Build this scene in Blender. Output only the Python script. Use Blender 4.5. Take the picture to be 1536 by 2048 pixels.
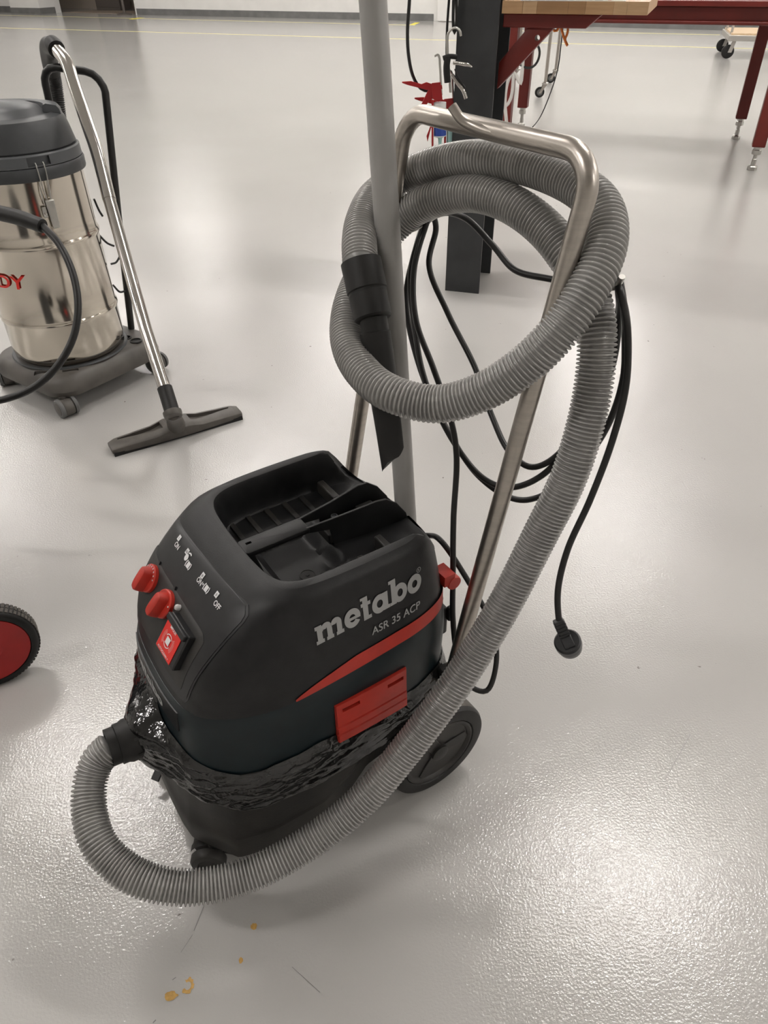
import bpy, bmesh, math, random
from mathutils import Vector, Matrix, noise
random.seed(4)
for o in list(bpy.data.objects): bpy.data.objects.remove(o, do_unlink=True)
sc = bpy.context.scene
COL = sc.collection
V = Vector
PI = math.pi

# ------------------------------------------------------------------ camera
F = 1440.0
PITCH = math.radians(37.6)
RHO = math.atan(17 / 1870)
CAM = V((0, 0, 1.2))
FW = V((0, math.cos(PITCH), -math.sin(PITCH)))
U0 = V((0, math.sin(PITCH), math.cos(PITCH)))
CR = V((1, 0, 0)) * math.cos(RHO) - U0 * math.sin(RHO)
CU = U0 * math.cos(RHO) + V((1, 0, 0)) * math.sin(RHO)
cd = bpy.data.cameras.new('camera')
cd.sensor_fit = 'HORIZONTAL'; cd.sensor_width = 36.0; cd.lens = F / 1536 * 36.0
cd.clip_start = 0.02; cd.clip_end = 200
cam = bpy.data.objects.new('camera', cd); COL.objects.link(cam)
cam.matrix_world = Matrix(((CR.x, CU.x, -FW.x, CAM.x), (CR.y, CU.y, -FW.y, CAM.y), (CR.z, CU.z, -FW.z, CAM.z), (0, 0, 0, 1)))
sc.camera = cam

# ------------------------------------------------------------------ light and exposure
w = bpy.data.worlds.new('world'); sc.world = w; w.use_nodes = True
w.node_tree.nodes['Background'].inputs[0].default_value = (0, 0, 0, 1)
w.node_tree.nodes['Background'].inputs[1].default_value = 0.0
LAMP_POWER = 60.0
LAMP_COLOR = (1.0, 0.957, 0.92)
CEIL = 5.2
sc.view_settings.view_transform = 'Standard'
sc.view_settings.look = 'None'
sc.view_settings.gamma = 1.0
sc.view_settings.use_curve_mapping = False
sc.view_settings.exposure = 0.27

# ------------------------------------------------------------------ pixel to place helpers (1536 x 2048 frame)
def ray(px, py): return FW + CR * ((px - 768) / F) - CU * ((py - 1024) / F)
def at_t(px, py, t): return CAM + ray(px, py) * t
def at_z(px, py, z=0.0):
    d = ray(px, py); return CAM + d * ((z - CAM.z) / d.z)
def at_d(px, py, dist):
    d = ray(px, py); return CAM + d * (dist / math.hypot(d.x, d.y))
AZ = math.radians(56.4)
AX = V((math.sin(AZ), math.cos(AZ), 0)); AY = V((-AX.y, AX.x, 0))
O = AX * 0.25 + AY * 0.763           # floor point under the black vacuum
def wor(x, y, z): return O + AX * x + AY * y + V((0, 0, z))
def loc(p): q = p - O; return V((q.dot(AX), q.dot(AY), p.z))
def at_ly(px, py, y):
    d = ray(px, py); t = (O.dot(AY) + y - CAM.dot(AY)) / d.dot(AY); return loc(CAM + d * t)
def at_lplane(px, py, p0, n):        # local plane
    d = ray(px, py); nw = AX * n[0] + AY * n[1] + V((0, 0, n[2]))
    t = (wor(*p0) - CAM).dot(nw) / d.dot(nw); return loc(CAM + d * t)
def at_hp(px, py, off=0.0):          # plane of the leaning tube handle
    n = AX - V((0, 0, 0.2)); d = ray(px, py)
    t = (0.2154 + off + O.dot(AX) - CAM.dot(n)) / d.dot(n); return CAM + d * t

# ------------------------------------------------------------------ materials
def mat(name, col, rough=0.5, metal=0.0, spec=0.5, noise_amt=0.0, noise_scale=30.0, bump=0.0, bump_scale=200.0, coat=0.0, col2=None, emit=None, estr=0.0, stretch=None):
    m = bpy.data.materials.new(name); m.use_nodes = True
    nt = m.node_tree; b = nt.nodes['Principled BSDF']
    b.inputs['Base Color'].default_value = (*col, 1)
    b.inputs['Roughness'].default_value = rough
    b.inputs['Metallic'].default_value = metal
    b.inputs['Specular IOR Level'].default_value = spec
    if coat: b.inputs['Coat Weight'].default_value = coat; b.inputs['Coat Roughness'].default_value = 0.1
    tc = nt.nodes.new('ShaderNodeTexCoord')
    src = tc.outputs['Object']
    if stretch:
        mp = nt.nodes.new('ShaderNodeMapping'); mp.inputs['Scale'].default_value = stretch
        nt.links.new(src, mp.inputs['Vector']); src = mp.outputs['Vector']
    if noise_amt or col2:
        n = nt.nodes.new('ShaderNodeTexNoise'); n.inputs['Scale'].default_value = noise_scale; n.inputs['Detail'].default_value = 5
        nt.links.new(src, n.inputs['Vector'])
        r = nt.nodes.new('ShaderNodeValToRGB'); r.color_ramp.elements[0].position = 0.35; r.color_ramp.elements[1].position = 0.7
        c2 = col2 or tuple(min(1, c * (1 + noise_amt)) for c in col)
        c1 = col if col2 else tuple(c * (1 - noise_amt) for c in col)
        r.color_ramp.elements[0].color = (*c1, 1); r.color_ramp.elements[1].color = (*c2, 1)
        nt.links.new(n.outputs['Fac'], r.inputs['Fac']); nt.links.new(r.outputs['Color'], b.inputs['Base Color'])
    if bump:
        n2 = nt.nodes.new('ShaderNodeTexNoise'); n2.inputs['Scale'].default_value = bump_scale; n2.inputs['Detail'].default_value = 2
        nt.links.new(src, n2.inputs['Vector'])
        bp = nt.nodes.new('ShaderNodeBump'); bp.inputs['Strength'].default_value = bump; bp.inputs['Distance'].default_value = 0.002
        nt.links.new(n2.outputs['Fac'], bp.inputs['Height']); nt.links.new(bp.outputs['Normal'], b.inputs['Normal'])
    if emit:
        b.inputs['Emission Color'].default_value = (*emit, 1); b.inputs['Emission Strength'].default_value = estr
    return m

MT = {}
def M(k): return MT[k]
MT['black'] = mat('black_plastic', (0.0105, 0.0105, 0.011), 0.42, spec=0.32, noise_amt=0.25, noise_scale=40, bump=0.12, bump_scale=900)
MT['tray'] = mat('dusty_black_plastic', (0.013, 0.0125, 0.012), 0.5, spec=0.35, col2=(0.03, 0.027, 0.023), noise_scale=22, bump=0.12, bump_scale=900)
MT['panel'] = mat('panel_plastic', (0.011, 0.011, 0.012), 0.34, spec=0.4, noise_amt=0.2, noise_scale=60)
MT['panel_dusty'] = mat('dusty_panel_plastic', (0.013, 0.0125, 0.012), 0.5, col2=(0.030, 0.027, 0.024), noise_scale=35)
MT['teal'] = mat('dark_teal_plastic', (0.004, 0.0105, 0.013), 0.38, spec=0.35, noise_amt=0.15, noise_scale=50)
MT['tank'] = mat('scuffed_dark_plastic', (0.012, 0.0115, 0.0105), 0.5, spec=0.35, col2=(0.026, 0.0235, 0.020), noise_scale=14, bump=0.1, bump_scale=300)
MT['red'] = mat('red_plastic', (0.46, 0.026, 0.014), 0.42, noise_amt=0.08, noise_scale=40)
MT['wrap'] = mat('black_plastic_film', (0.007, 0.007, 0.007), 0.13, spec=0.6, bump=1.0, bump_scale=85, coat=0.2)
MT['hose'] = mat('grey_hose_plastic', (0.34, 0.333, 0.322), 0.26, metal=0.3, noise_amt=0.1, noise_scale=20)
MT['wand'] = mat('grey_painted_tube', (0.30, 0.292, 0.278), 0.4, noise_amt=0.05, noise_scale=15)
MT['steel'] = mat('brushed_steel', (0.44, 0.405, 0.365), 0.32, metal=1.0, noise_amt=0.08, noise_scale=25, stretch=(1, 1, 6))
MT['chrome'] = mat('chrome', (0.52, 0.495, 0.465), 0.16, metal=1.0)
MT['zinc'] = mat('zinc_plated_steel', (0.5, 0.49, 0.46), 0.3, metal=1.0, noise_amt=0.1)
MT['tanksteel'] = mat('polished_steel_sheet', (0.60, 0.55, 0.48), 0.13, metal=1.0, noise_amt=0.06, noise_scale=6, bump=0.05, bump_scale=10)
MT['rubber'] = mat('black_rubber', (0.011, 0.0105, 0.010), 0.5, spec=0.35, noise_amt=0.25, noise_scale=30)
MT['cord'] = mat('black_rubber_cord', (0.012, 0.0115, 0.011), 0.4, spec=0.4, noise_amt=0.1)
MT['tyre_tread'] = mat('worn_grey_rubber', (0.05, 0.044, 0.038), 0.65, col2=(0.10, 0.088, 0.075), noise_scale=60)
MT['hub'] = mat('dull_black_hub', (0.017, 0.016, 0.015), 0.5, col2=(0.03, 0.027, 0.024), noise_scale=30)
MT['silver'] = mat('silver_print', (0.34, 0.34, 0.335), 0.45)
MT['white'] = mat('white_print', (0.72, 0.72, 0.72), 0.5)
MT['greyhead'] = mat('dark_grey_plastic', (0.042, 0.045, 0.048), 0.42, noise_amt=0.08, noise_scale=30)
MT['greyring'] = mat('mid_grey_plastic', (0.085, 0.09, 0.095), 0.42)
MT['trolley'] = mat('dusty_grey_plastic', (0.055, 0.050, 0.045), 0.5, col2=(0.11, 0.10, 0.088), noise_scale=9)
MT['brush'] = mat('grey_brown_plastic', (0.085, 0.076, 0.067), 0.5, noise_amt=0.2, noise_scale=25)
MT['bristle'] = mat('black_bristle', (0.01, 0.01, 0.01), 0.8)
MT['redprint'] = mat('red_print', (0.50, 0.03, 0.02), 0.4)
MT['redpaint'] = mat('dark_red_paint', (0.135, 0.0105, 0.006), 0.42, noise_amt=0.12, noise_scale=8)
MT['redhub'] = mat('bright_red_hub', (0.42, 0.012, 0.012), 0.4, noise_amt=0.08, noise_scale=20)
MT['gunred'] = mat('red_enamel', (0.36, 0.012, 0.014), 0.35)
MT['column'] = mat('dark_grey_paint', (0.033, 0.035, 0.037), 0.5, noise_amt=0.2, noise_scale=9)
MT['whitecable'] = mat('white_cable', (0.62, 0.60, 0.57), 0.45)
MT['orange'] = mat('orange_cable', (0.75, 0.20, 0.03), 0.5)
MT['alu'] = mat('dull_aluminium', (0.5, 0.48, 0.45), 0.38, metal=0.9)
MT['wheelgrey'] = mat('grey_rubber_wheel', (0.12, 0.12, 0.118), 0.55)
MT['wall'] = mat('white_wall_paint', (0.80, 0.79, 0.765), 0.7, noise_amt=0.03, noise_scale=3, bump=0.1, bump_scale=20)
MT['ceiling'] = mat('white_ceiling_paint', (0.62, 0.61, 0.59), 0.8)
MT['skirting'] = mat('grey_skirting_paint', (0.17, 0.17, 0.165), 0.5, noise_amt=0.15, noise_scale=5)
MT['tape'] = mat('yellow_floor_tape', (0.86, 0.78, 0.30), 0.5)
MT['tape2'] = mat('bright_yellow_floor_tape', (0.85, 0.74, 0.06), 0.5)
MT['mat'] = mat('brown_door_mat', (0.30, 0.24, 0.19), 0.8, noise_amt=0.15, noise_scale=20)
MT['corridor'] = mat('beige_corridor_paint', (0.42, 0.36, 0.30), 0.6)
MT['dark'] = mat('dark_cabinet_paint', (0.10, 0.085, 0.075), 0.5)
MT['glue'] = mat('dried_orange_glue', (0.50, 0.30, 0.085), 0.5, noise_amt=0.15, noise_scale=200)
MT['paper'] = mat('white_paper', (0.8, 0.8, 0.79), 0.6)
MT['ink'] = mat('black_ink', (0.02, 0.02, 0.02), 0.6)
MT['plug'] = mat('black_plug_plastic', (0.012, 0.0125, 0.014), 0.33)
MT['blue'] = mat('blue_label_print', (0.02, 0.06, 0.32), 0.4)
MT['aqua'] = mat('pale_aqua_plastic', (0.35, 0.58, 0.56), 0.4)
MT['lens'] = mat('clear_lens', (0.55, 0.53, 0.52), 0.1, spec=0.8)
MT['housing'] = mat('white_lamp_housing', (0.7, 0.7, 0.69), 0.5)
MT['diffuser'] = mat('lit_lamp_diffuser', (0.9, 0.9, 0.88), 0.5, emit=LAMP_COLOR, estr=LAMP_POWER)

def wood(name, c1, c2, ang):
    m = bpy.data.materials.new(name); m.use_nodes = True; nt = m.node_tree; b = nt.nodes['Principled BSDF']
    b.inputs['Roughness'].default_value = 0.45
    tc = nt.nodes.new('ShaderNodeTexCoord'); mp = nt.nodes.new('ShaderNodeMapping'); mp.inputs['Scale'].default_value = (3, 25, 25)
    nt.links.new(tc.outputs['Object'], mp.inputs['Vector'])
    n = nt.nodes.new('ShaderNodeTexNoise'); n.inputs['Scale'].default_value = 3; n.inputs['Detail'].default_value = 6
    nt.links.new(mp.outputs['Vector'], n.inputs['Vector'])
    r = nt.nodes.new('ShaderNodeValToRGB'); r.color_ramp.elements[0].color = (*c1, 1); r.color_ramp.elements[1].color = (*c2, 1)
    r.color_ramp.elements[0].position = 0.3; r.color_ramp.elements[1].position = 0.7
    nt.links.new(n.outputs['Fac'], r.inputs['Fac']); nt.links.new(r.outputs['Color'], b.inputs['Base Color'])
    return m
WOODS = [wood('beech_block_a', (0.40, 0.235, 0.115), (0.50, 0.31, 0.16), 0), wood('beech_block_b', (0.30, 0.165, 0.075), (0.38, 0.215, 0.10), 0), wood('beech_block_c', (0.46, 0.29, 0.15), (0.56, 0.37, 0.21), 0)]
MT['ply'] = wood('plywood_deck', (0.60, 0.42, 0.25), (0.72, 0.55, 0.36), 0)

def floor_material():
    m = bpy.data.materials.new('grey_epoxy_floor'); m.use_nodes = True; nt = m.node_tree; b = nt.nodes['Principled BSDF']
    tc = nt.nodes.new('ShaderNodeTexCoord')
    def N(scale, detail=3, rough=0.5):
        n = nt.nodes.new('ShaderNodeTexNoise'); n.inputs['Scale'].default_value = scale; n.inputs['Detail'].default_value = detail; n.inputs['Roughness'].default_value = rough
        nt.links.new(tc.outputs['Object'], n.inputs['Vector']); return n
    big = N(0.9, 4); r = nt.nodes.new('ShaderNodeValToRGB')
    r.color_ramp.elements[0].position = 0.3; r.color_ramp.elements[1].position = 0.7
    r.color_ramp.elements[0].color = (0.425, 0.415, 0.398, 1); r.color_ramp.elements[1].color = (0.46, 0.45, 0.432, 1)
    nt.links.new(big.outputs['Fac'], r.inputs['Fac'])
    # small dark specks of dirt
    sp = N(38, 2, 0.6); r2 = nt.nodes.new('ShaderNodeValToRGB')
    r2.color_ramp.elements[0].position = 0.745; r2.color_ramp.elements[1].position = 0.79
    r2.color_ramp.elements[0].color = (0, 0, 0, 1); r2.color_ramp.elements[1].color = (1, 1, 1, 1)
    nt.links.new(sp.outputs['Fac'], r2.inputs['Fac'])
    mx = nt.nodes.new('ShaderNodeMixRGB'); mx.inputs[2].default_value = (0.13, 0.115, 0.10, 1)
    nt.links.new(r2.outputs['Color'], mx.inputs[0]); nt.links.new(r.outputs['Color'], mx.inputs[1])
    nt.links.new(mx.outputs['Color'], b.inputs['Base Color'])
    b.inputs['Roughness'].default_value = 0.13
    b.inputs['Specular IOR Level'].default_value = 0.5
    peel = N(240, 2.0, 0.5); bp = nt.nodes.new('ShaderNodeBump'); bp.inputs['Strength'].default_value = 1.0; bp.inputs['Distance'].default_value = 0.00055
    nt.links.new(peel.outputs['Fac'], bp.inputs['Height']); nt.links.new(bp.outputs['Normal'], b.inputs['Normal'])
    return m
MT['floor'] = floor_material()

# ------------------------------------------------------------------ mesh helpers
def crom(pts, step=None, n=None, closed=False, vals=None):
    """Catmull-Rom through pts, resampled to even arc length."""
    P = [V(p) for p in pts]; k = len(P)
    out = []; ov = []
    segs = k if closed else k - 1
    for i in range(segs):
        if closed: p0, p1, p2, p3 = P[i - 1], P[i], P[(i + 1) % k], P[(i + 2) % k]
        else:
            p1, p2 = P[i], P[i + 1]
            p0 = P[i - 1] if i > 0 else p1 * 2 - p2
            p3 = P[i + 2] if i + 2 < k else p2 * 2 - p1
        a = max((p1 - p0).length, 1e-6) ** 0.5; b = max((p2 - p1).length, 1e-6) ** 0.5; c = max((p3 - p2).length, 1e-6) ** 0.5
        m1 = (p1 - p0) / a - (p2 - p0) / (a + b) + (p2 - p1) / b
        m2 = (p2 - p1) / b - (p3 - p1) / (b + c) + (p3 - p2) / c
        m1 *= b; m2 *= b
        for s in range(24):
            t = s / 24; t2 = t * t; t3 = t2 * t
            out.append(p1 * (2 * t3 - 3 * t2 + 1) + m1 * (t3 - 2 * t2 + t) + p2 * (-2 * t3 + 3 * t2) + m2 * (t3 - t2))
    out.append(P[0].copy() if closed else P[-1].copy())
    L = [0.0]
    for a, b in zip(out, out[1:]): L.append(L[-1] + (b - a).length)
    tot = L[-1]
    if n is None: n = max(2, int(tot / step))
    res = []; j = 0
    for i in range(n + (0 if closed else 1)):
        s = tot * i / n
        while j < len(L) - 2 and L[j + 1] < s: j += 1
        f = (s - L[j]) / max(1e-9, L[j + 1] - L[j]); res.append(out[j].lerp(out[j + 1], f))
    return res

class MB:
    def __init__(self): self.v = []; self.f = []
    def add(self, vs, fs):
        o = len(self.v); self.v += [V(x) for x in vs]; self.f += [tuple(i + o for i in q) for q in fs]; return self
    def box(self, c, s, R=None):
        c = V(c); hx, hy, hz = s[0] / 2, s[1] / 2, s[2] / 2
        vs = [V((x, y, z)) for z in (-hz, hz) for y in (-hy, hy) for x in (-hx, hx)]
        if R is not None: vs = [R @ q for q in vs]
        return self.add([q + c for q in vs], [(0, 2, 3, 1), (4, 5, 7, 6), (0, 1, 5, 4), (2, 6, 7, 3), (0, 4, 6, 2), (1, 3, 7, 5)])
    def rings(self, rows, closed=True, cap0=False, cap1=False):
        n = len(rows[0]); vs = [p for r in rows for p in r]; fs = []
        for i in range(len(rows) - 1):
            for j in range(n if closed else n - 1):
                a = i * n + j; b = i * n + (j + 1) % n
                fs.append((a, b, b + n, a + n))
        if cap0: fs.append(tuple(reversed(range(n))))
        if cap1: fs.append(tuple(range((len(rows) - 1) * n, len(rows) * n)))
        return self.add(vs, fs)
    def tube(self, pts, r, segs=12, caps=True, closed=False):
        P = [V(p) for p in pts]; n = len(P)
        rr = r if isinstance(r, (list, tuple)) else [r] * n
        T = []
        for i in range(n):
            if closed: d = P[(i + 1) % n] - P[i - 1]
            else: d = P[min(i + 1, n - 1)] - P[max(i - 1, 0)]
            T.append(d.normalized())
        up = V((0, 0, 1)) if abs(T[0].z) < 0.9 else V((1, 0, 0))
        x = (up - T[0] * up.dot(T[0])).normalized(); rows = []
        for i in range(n):
            if i: x = (x - T[i] * x.dot(T[i])).normalized()
            y = T[i].cross(x)
            rows.append([P[i] + (x * math.cos(2 * PI * k / segs) + y * math.sin(2 * PI * k / segs)) * rr[i] for k in range(segs)])
        if closed: rows.append(rows[0])
        return self.rings(rows, True, caps and not closed, caps and not closed)
    def lathe(self, prof, segs=32, T=None, cap0=True, cap1=True):
        rows = []
        for r, z in prof:
            q = [V((r * math.cos(2 * PI * k / segs), r * math.sin(2 * PI * k / segs), z)) for k in range(segs)]
            rows.append([T @ a for a in q] if T is not None else q)
        return self.rings(rows, True, cap0, cap1)
    def prism(self, poly, h0, h1, T=None):
        n = len(poly); a = [V((p[0], p[1], h0)) for p in poly]; b = [V((p[0], p[1], h1)) for p in poly]
        vs = a + b
        if T is not None: vs = [T @ q for q in vs]
        return self.add(vs, [tuple(reversed(range(n))), tuple(range(n, 2 * n))] + [(i, (i + 1) % n, (i + 1) % n + n, i + n) for i in range(n)])
    def map(self, fn): self.v = [fn(p) for p in self.v]; return self
    def build(self, name, m, parent=None, smooth=True, bevel=0.0, bseg=2, origin=None, ang=38):
        if parent is None and origin is None and self.v:
            lo = V((min(p.x for p in self.v), min(p.y for p in self.v), min(p.z for p in self.v)))
            hi = V((max(p.x for p in self.v), max(p.y for p in self.v), max(p.z for p in self.v)))
            origin = V(((lo.x + hi.x) / 2, (lo.y + hi.y) / 2, lo.z))
        og = V(origin) if origin is not None else V((0, 0, 0))
        me = bpy.data.meshes.new(name); me.from_pydata([tuple(p - og) for p in self.v], [], self.f)
        me.update()
        if smooth:
            me.shade_smooth()
            try: me.set_sharp_from_angle(angle=math.radians(ang))
            except Exception: pass
        me.materials.append(m if not isinstance(m, str) else MT[m])
        o = bpy.data.objects.new(name, me); COL.objects.link(o)
        o.location = og
        if parent is not None: o.parent = parent
        if bevel:
            b = o.modifiers.new('bevel', 'BEVEL'); b.width = bevel; b.segments = bseg; b.limit_method = 'ANGLE'; b.angle_limit = math.radians(40)
        return o

def tag(o, label, cat, group=None):
    o['label'] = label; o['category'] = cat
    if group: o['group'] = group
    return o
def struct(o, label=None):
    o['kind'] = 'structure'
    if label: o['label'] = label
    return o
def thing(name, label, cat, p=(0, 0, 0), rz=0.0, group=None):
    o = bpy.data.objects.new(name, None); COL.objects.link(o); o.empty_display_size = 0.1
    o.location = p; o.rotation_euler = (0, 0, rz); tag(o, label, cat, group); return o
def copy_tree(o, parent=None):
    c = o.copy(); COL.objects.link(c); c.parent = parent
    for ch in [x for x in bpy.data.objects if x.parent == o]: copy_tree(ch, c)
    return c
def frame(origin, z, x=None):
    z = V(z).normalized(); x = V(x) if x is not None else (V((0, 0, 1)) if abs(z.z) < 0.9 else V((1, 0, 0)))
    x = (x - z * x.dot(z)).normalized(); y = z.cross(x); o = V(origin)
    return Matrix(((x.x, y.x, z.x, o.x), (x.y, y.y, z.y, o.y), (x.z, y.z, z.z, o.z), (0, 0, 0, 1)))
def text2d(s, size, offset=0.0, shear=0.0, spacing=1.0):
    cu = bpy.data.curves.new('txt', 'FONT'); cu.body = s; cu.size = size; cu.offset = offset; cu.shear = shear; cu.space_character = spacing
    ob = bpy.data.objects.new('txt', cu); COL.objects.link(ob)
    dg = bpy.context.evaluated_depsgraph_get(); me = bpy.data.meshes.new_from_object(ob.evaluated_get(dg))
    vs = [v.co.copy() for v in me.vertices]; fs = [tuple(p.vertices) for p in me.polygons]
    bpy.data.objects.remove(ob); bpy.data.curves.remove(cu); bpy.data.meshes.remove(me)
    b = MB(); b.add(vs, fs); return b
def carve(o, cut, ang=30):
    """Cut a real recess or hole into a part."""
    def clean(me):
        b = bmesh.new(); b.from_mesh(me); bmesh.ops.remove_doubles(b, verts=b.verts, dist=1e-6); bmesh.ops.recalc_face_normals(b, faces=b.faces); b.to_mesh(me); b.free()
    me = bpy.data.meshes.new('cut'); me.from_pydata([tuple(p) for p in cut.v], [], cut.f); clean(me); clean(o.data)
    c = bpy.data.objects.new('cut', me); COL.objects.link(c); par = o.parent; o.parent = None; lo = o.location.copy(); o.location = (0, 0, 0)
    m = o.modifiers.new('cut', 'BOOLEAN'); m.operation = 'DIFFERENCE'; m.object = c; m.solver = 'EXACT'
    dg = bpy.context.evaluated_depsgraph_get(); dg.update(); new = bpy.data.meshes.new_from_object(o.evaluated_get(dg))
    o.modifiers.clear(); old = o.data; o.data = new; new.name = old.name; bpy.data.meshes.remove(old)
    bpy.data.objects.remove(c); bpy.data.meshes.remove(me); o.parent = par; o.location = lo
    new.shade_smooth(); new.set_sharp_from_angle(angle=math.radians(ang)); return o
def lerp(a, b, t): return a + (b - a) * t
def interp(tab, x):
    if x <= tab[0][0]: return tab[0][1]
    for (x0, y0), (x1, y1) in zip(tab, tab[1:]):
        if x <= x1: return lerp(y0, y1, (x - x0) / (x1 - x0))
    return tab[-1][1]
def sstep(a, b, x):
    t = max(0.0, min(1.0, (x - a) / (b - a))); return t * t * (3 - 2 * t)

# ================================================================== THE ROOM
bd = math.radians(-22.0)
BX = V((math.cos(bd), math.sin(bd), 0)); BY = V((-BX.y, BX.x, 0))   # along the far wall, away from the camera
fl = MB(); fl.box((-1.5, 9, -0.1), (44, 50, 0.2)); floor = struct(fl.build('floor', 'floor', smooth=False, origin=(0, 0, 0)), 'grey glossy epoxy workshop floor with orange-peel texture')
def wall(name, a, b, z0, z1, th, m='wall'):
    a = V((a[0], a[1], 0)); b = V((b[0], b[1], 0)); d = (b - a).normalized(); n = V((-d.y, d.x, 0))
    q = MB(); q.add([a + V((0, 0, z0)), b + V((0, 0, z0)), b + n * th + V((0, 0, z0)), a + n * th + V((0, 0, z0)),
                     a + V((0, 0, z1)), b + V((0, 0, z1)), b + n * th + V((0, 0, z1)), a + n * th + V((0, 0, z1))],
                    [(0, 3, 2, 1), (4, 5, 6, 7), (0, 1, 5, 4), (1, 2, 6, 5), (2, 3, 7, 6), (3, 0, 4, 7)])
    return q.build(name, m, smooth=False)
# far wall: left of the doorway, right of the doorway, and the nearer stretch behind the bench
W1 = at_z(272, 29.3); W2 = at_z(867, 42.2); W3 = at_z(1185.5, 53.7); W4 = at_z(1513, 62.6)
d1 = (W2 - W1).normalized(); d2 = (W4 - W3).normalized()
WL = W1 - d1 * 2.9
wa = struct(wall('wall_far_right', W1, W2 + d1 * 1.4, 0, CEIL, 0.25), 'white painted far wall right of the doorway')
wb = struct(wall('wall_far_near', W3 - d2 * 2.0, W3 + d2 * 14, 0, CEIL, 0.25), 'white painted far wall behind the red table')
wc = struct(wall('wall_far_left', WL - d1 * 9, WL, 0, CEIL, 0.25), 'white painted far wall left of the doorway')
wd = struct(wall('wall_far_lintel', WL, W1, 2.3, CEIL, 0.25), 'white wall above the doorway')
E1 = W2 + d1 * 1.4; E2 = W3 - d2 * 2.0
struct(wall('wall_far_return', E2, E1, 0, CEIL, 0.2), 'white wall return between two far walls')
struct(wall('wall_left', (-15.5, -7), (-15.5, 34), 0, CEIL, -0.0 + 0.25), 'white side wall of the workshop')
struct(wall('wall_right', (16.0, 22), (16.0, -7), 0, CEIL, 0.25), 'white side wall of the workshop')
struct(wall('wall_back', (16, -7), (-15.5, -7), 0, CEIL, 0.25), 'white back wall of the workshop')
cl = MB(); cl.box((0, 11, CEIL + 0.1), (34, 44, 0.2)); struct(cl.build('ceiling', 'ceiling', smooth=False), 'pale flat workshop ceiling')
nA = V((-d1.y, d1.x, 0)); nB = V((-d2.y, d2.x, 0))
def skirt(name, a, b, h=0.14):
    d = (V(b) - V(a)).normalized(); n = V((d.y, -d.x, 0)) * 0.015
    o = wall(name, V(a) + n, V(b) + n, 0, h, 0.016, 'skirting'); return struct(o, 'grey painted skirting board')
skirt('baseboard_far_right', W1 + d1 * 0.05, W2)
skirt('baseboard_far_near', E2, W3 + d2 * 14)
skirt('baseboard_far_left', WL - d1 * 9, WL)
# short pillar at the left end of the far wall, and the room seen through the doorway
pl = MB(); c = WL - d1 * 0.55 - nA * 0.28
R22 = Matrix.Rotation(math.atan2(d1.y, d1.x), 3, 'Z')
pl.box((c.x, c.y, CEIL / 2), (1.1, 0.56, CEIL), R22); struct(pl.build('wall_far_pillar', 'wall', smooth=False), 'white pillar at the left of the doorway')
bp = MB(); bp.box((c.x, c.y - 0.0, 0.07), (1.13, 0.59, 0.14), R22); struct(bp.build('baseboard_pillar', 'skirting', smooth=False))
mid = (WL + W1) / 2
q = MB(); cc = mid + nA * 2.2; q.box((cc.x, cc.y, 1.2), (8.0, 0.1, 2.4), R22); struct(q.build('wall_corridor', 'corridor', smooth=False), 'beige wall of the corridor behind the doorway')
q = MB(); cc = mid + nA * 0.75; q.box((cc.x, cc.y, 0.004), (2.6, 1.2, 0.008), R22)
tag(q.build('door_mat', 'mat', smooth=False), 'large brown mat lying in the far doorway', 'mat')
cbt = thing('low_cabinet', 'dark brown low cabinet standing inside the far doorway', 'cabinet', mid + nA * 1.7 - d1 * 0.75, math.atan2(d1.y, d1.x))
MB().box((0, 0, .45), (.9, .5, .9)).build('cabinet_body', 'dark', cbt, bevel=.01)
MB().box((0, -.256, .47), (.84, .014, .78)).build('cabinet_door', 'dark', cbt, bevel=.004)
ps = thing('barrier_post', 'thin grey post standing on a round foot by the doorway', 'post', W1 - d1 * 0.18 - nA * 0.25)
MB().lathe([(0.0, 0), (0.21, 0), (0.21, 0.03), (0.05, 0.06), (0, 0.06)], 24, cap0=False, cap1=False).build('foot', 'dark', ps)
MB().lathe([(0.035, 0.05), (0.035, 1.0)], 16).build('pole', 'dark', ps)
sd = MB(); cc = W2 + d1 * 0.6 - nA * 0.06; sd.box((cc.x, cc.y, 1.05), (0.95, 0.06, 2.08), R22)
dr = struct(sd.build('door_1', 'wall', smooth=False, bevel=0.005), 'white flush door in the far wall')
hd = MB(); hp = V((-0.38, -0.06, 0.0)); hd.tube([R22 @ V((-0.38, -0.03, 0)), R22 @ V((-0.38, -0.08, 0)), R22 @ V((-0.26, -0.08, 0))], 0.01, 8)
hd.build('door_handle', 'alu', dr)
# yellow tape lines on the floor
def tape(a, b, wdt, m='tape', name='floor_tape'):
    d = (b - a).normalized(); n = V((-d.y, d.x, 0)) * wdt / 2; z = V((0, 0, 0.0012)); q = MB()
    q.add([a - n, b - n, b + n, a + n, a - n + z, b - n + z, b + n + z, a + n + z], [(4, 5, 6, 7), (0, 1, 5, 4), (1, 2, 6, 5), (2, 3, 7, 6), (3, 0, 4, 7)])
    return q.build(name, m, floor, smooth=False, origin=(0, 0, 0))
T1 = at_z(0, 55.7); T2 = at_z(890, 80.3); td = (T2 - T1).normalized()
tape(T1 - td * 3, T2 + td * 9, 0.05)
Y1 = at_z(280, 37); Y2 = at_z(830, 50.5); yd = (Y2 - Y1).normalized()
tape(Y1 - yd * 5.5, Y2 + yd * 0.0, 0.05)
tape(at_z(1040, 61.5), at_z(1440, 69.5), 0.05)
tape(at_z(264, 38.5), at_z(283, 35.5), 0.16, 'tape2'); tape(at_z(823, 50), at_z(835, 45.2), 0.12, 'tape2')
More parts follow.
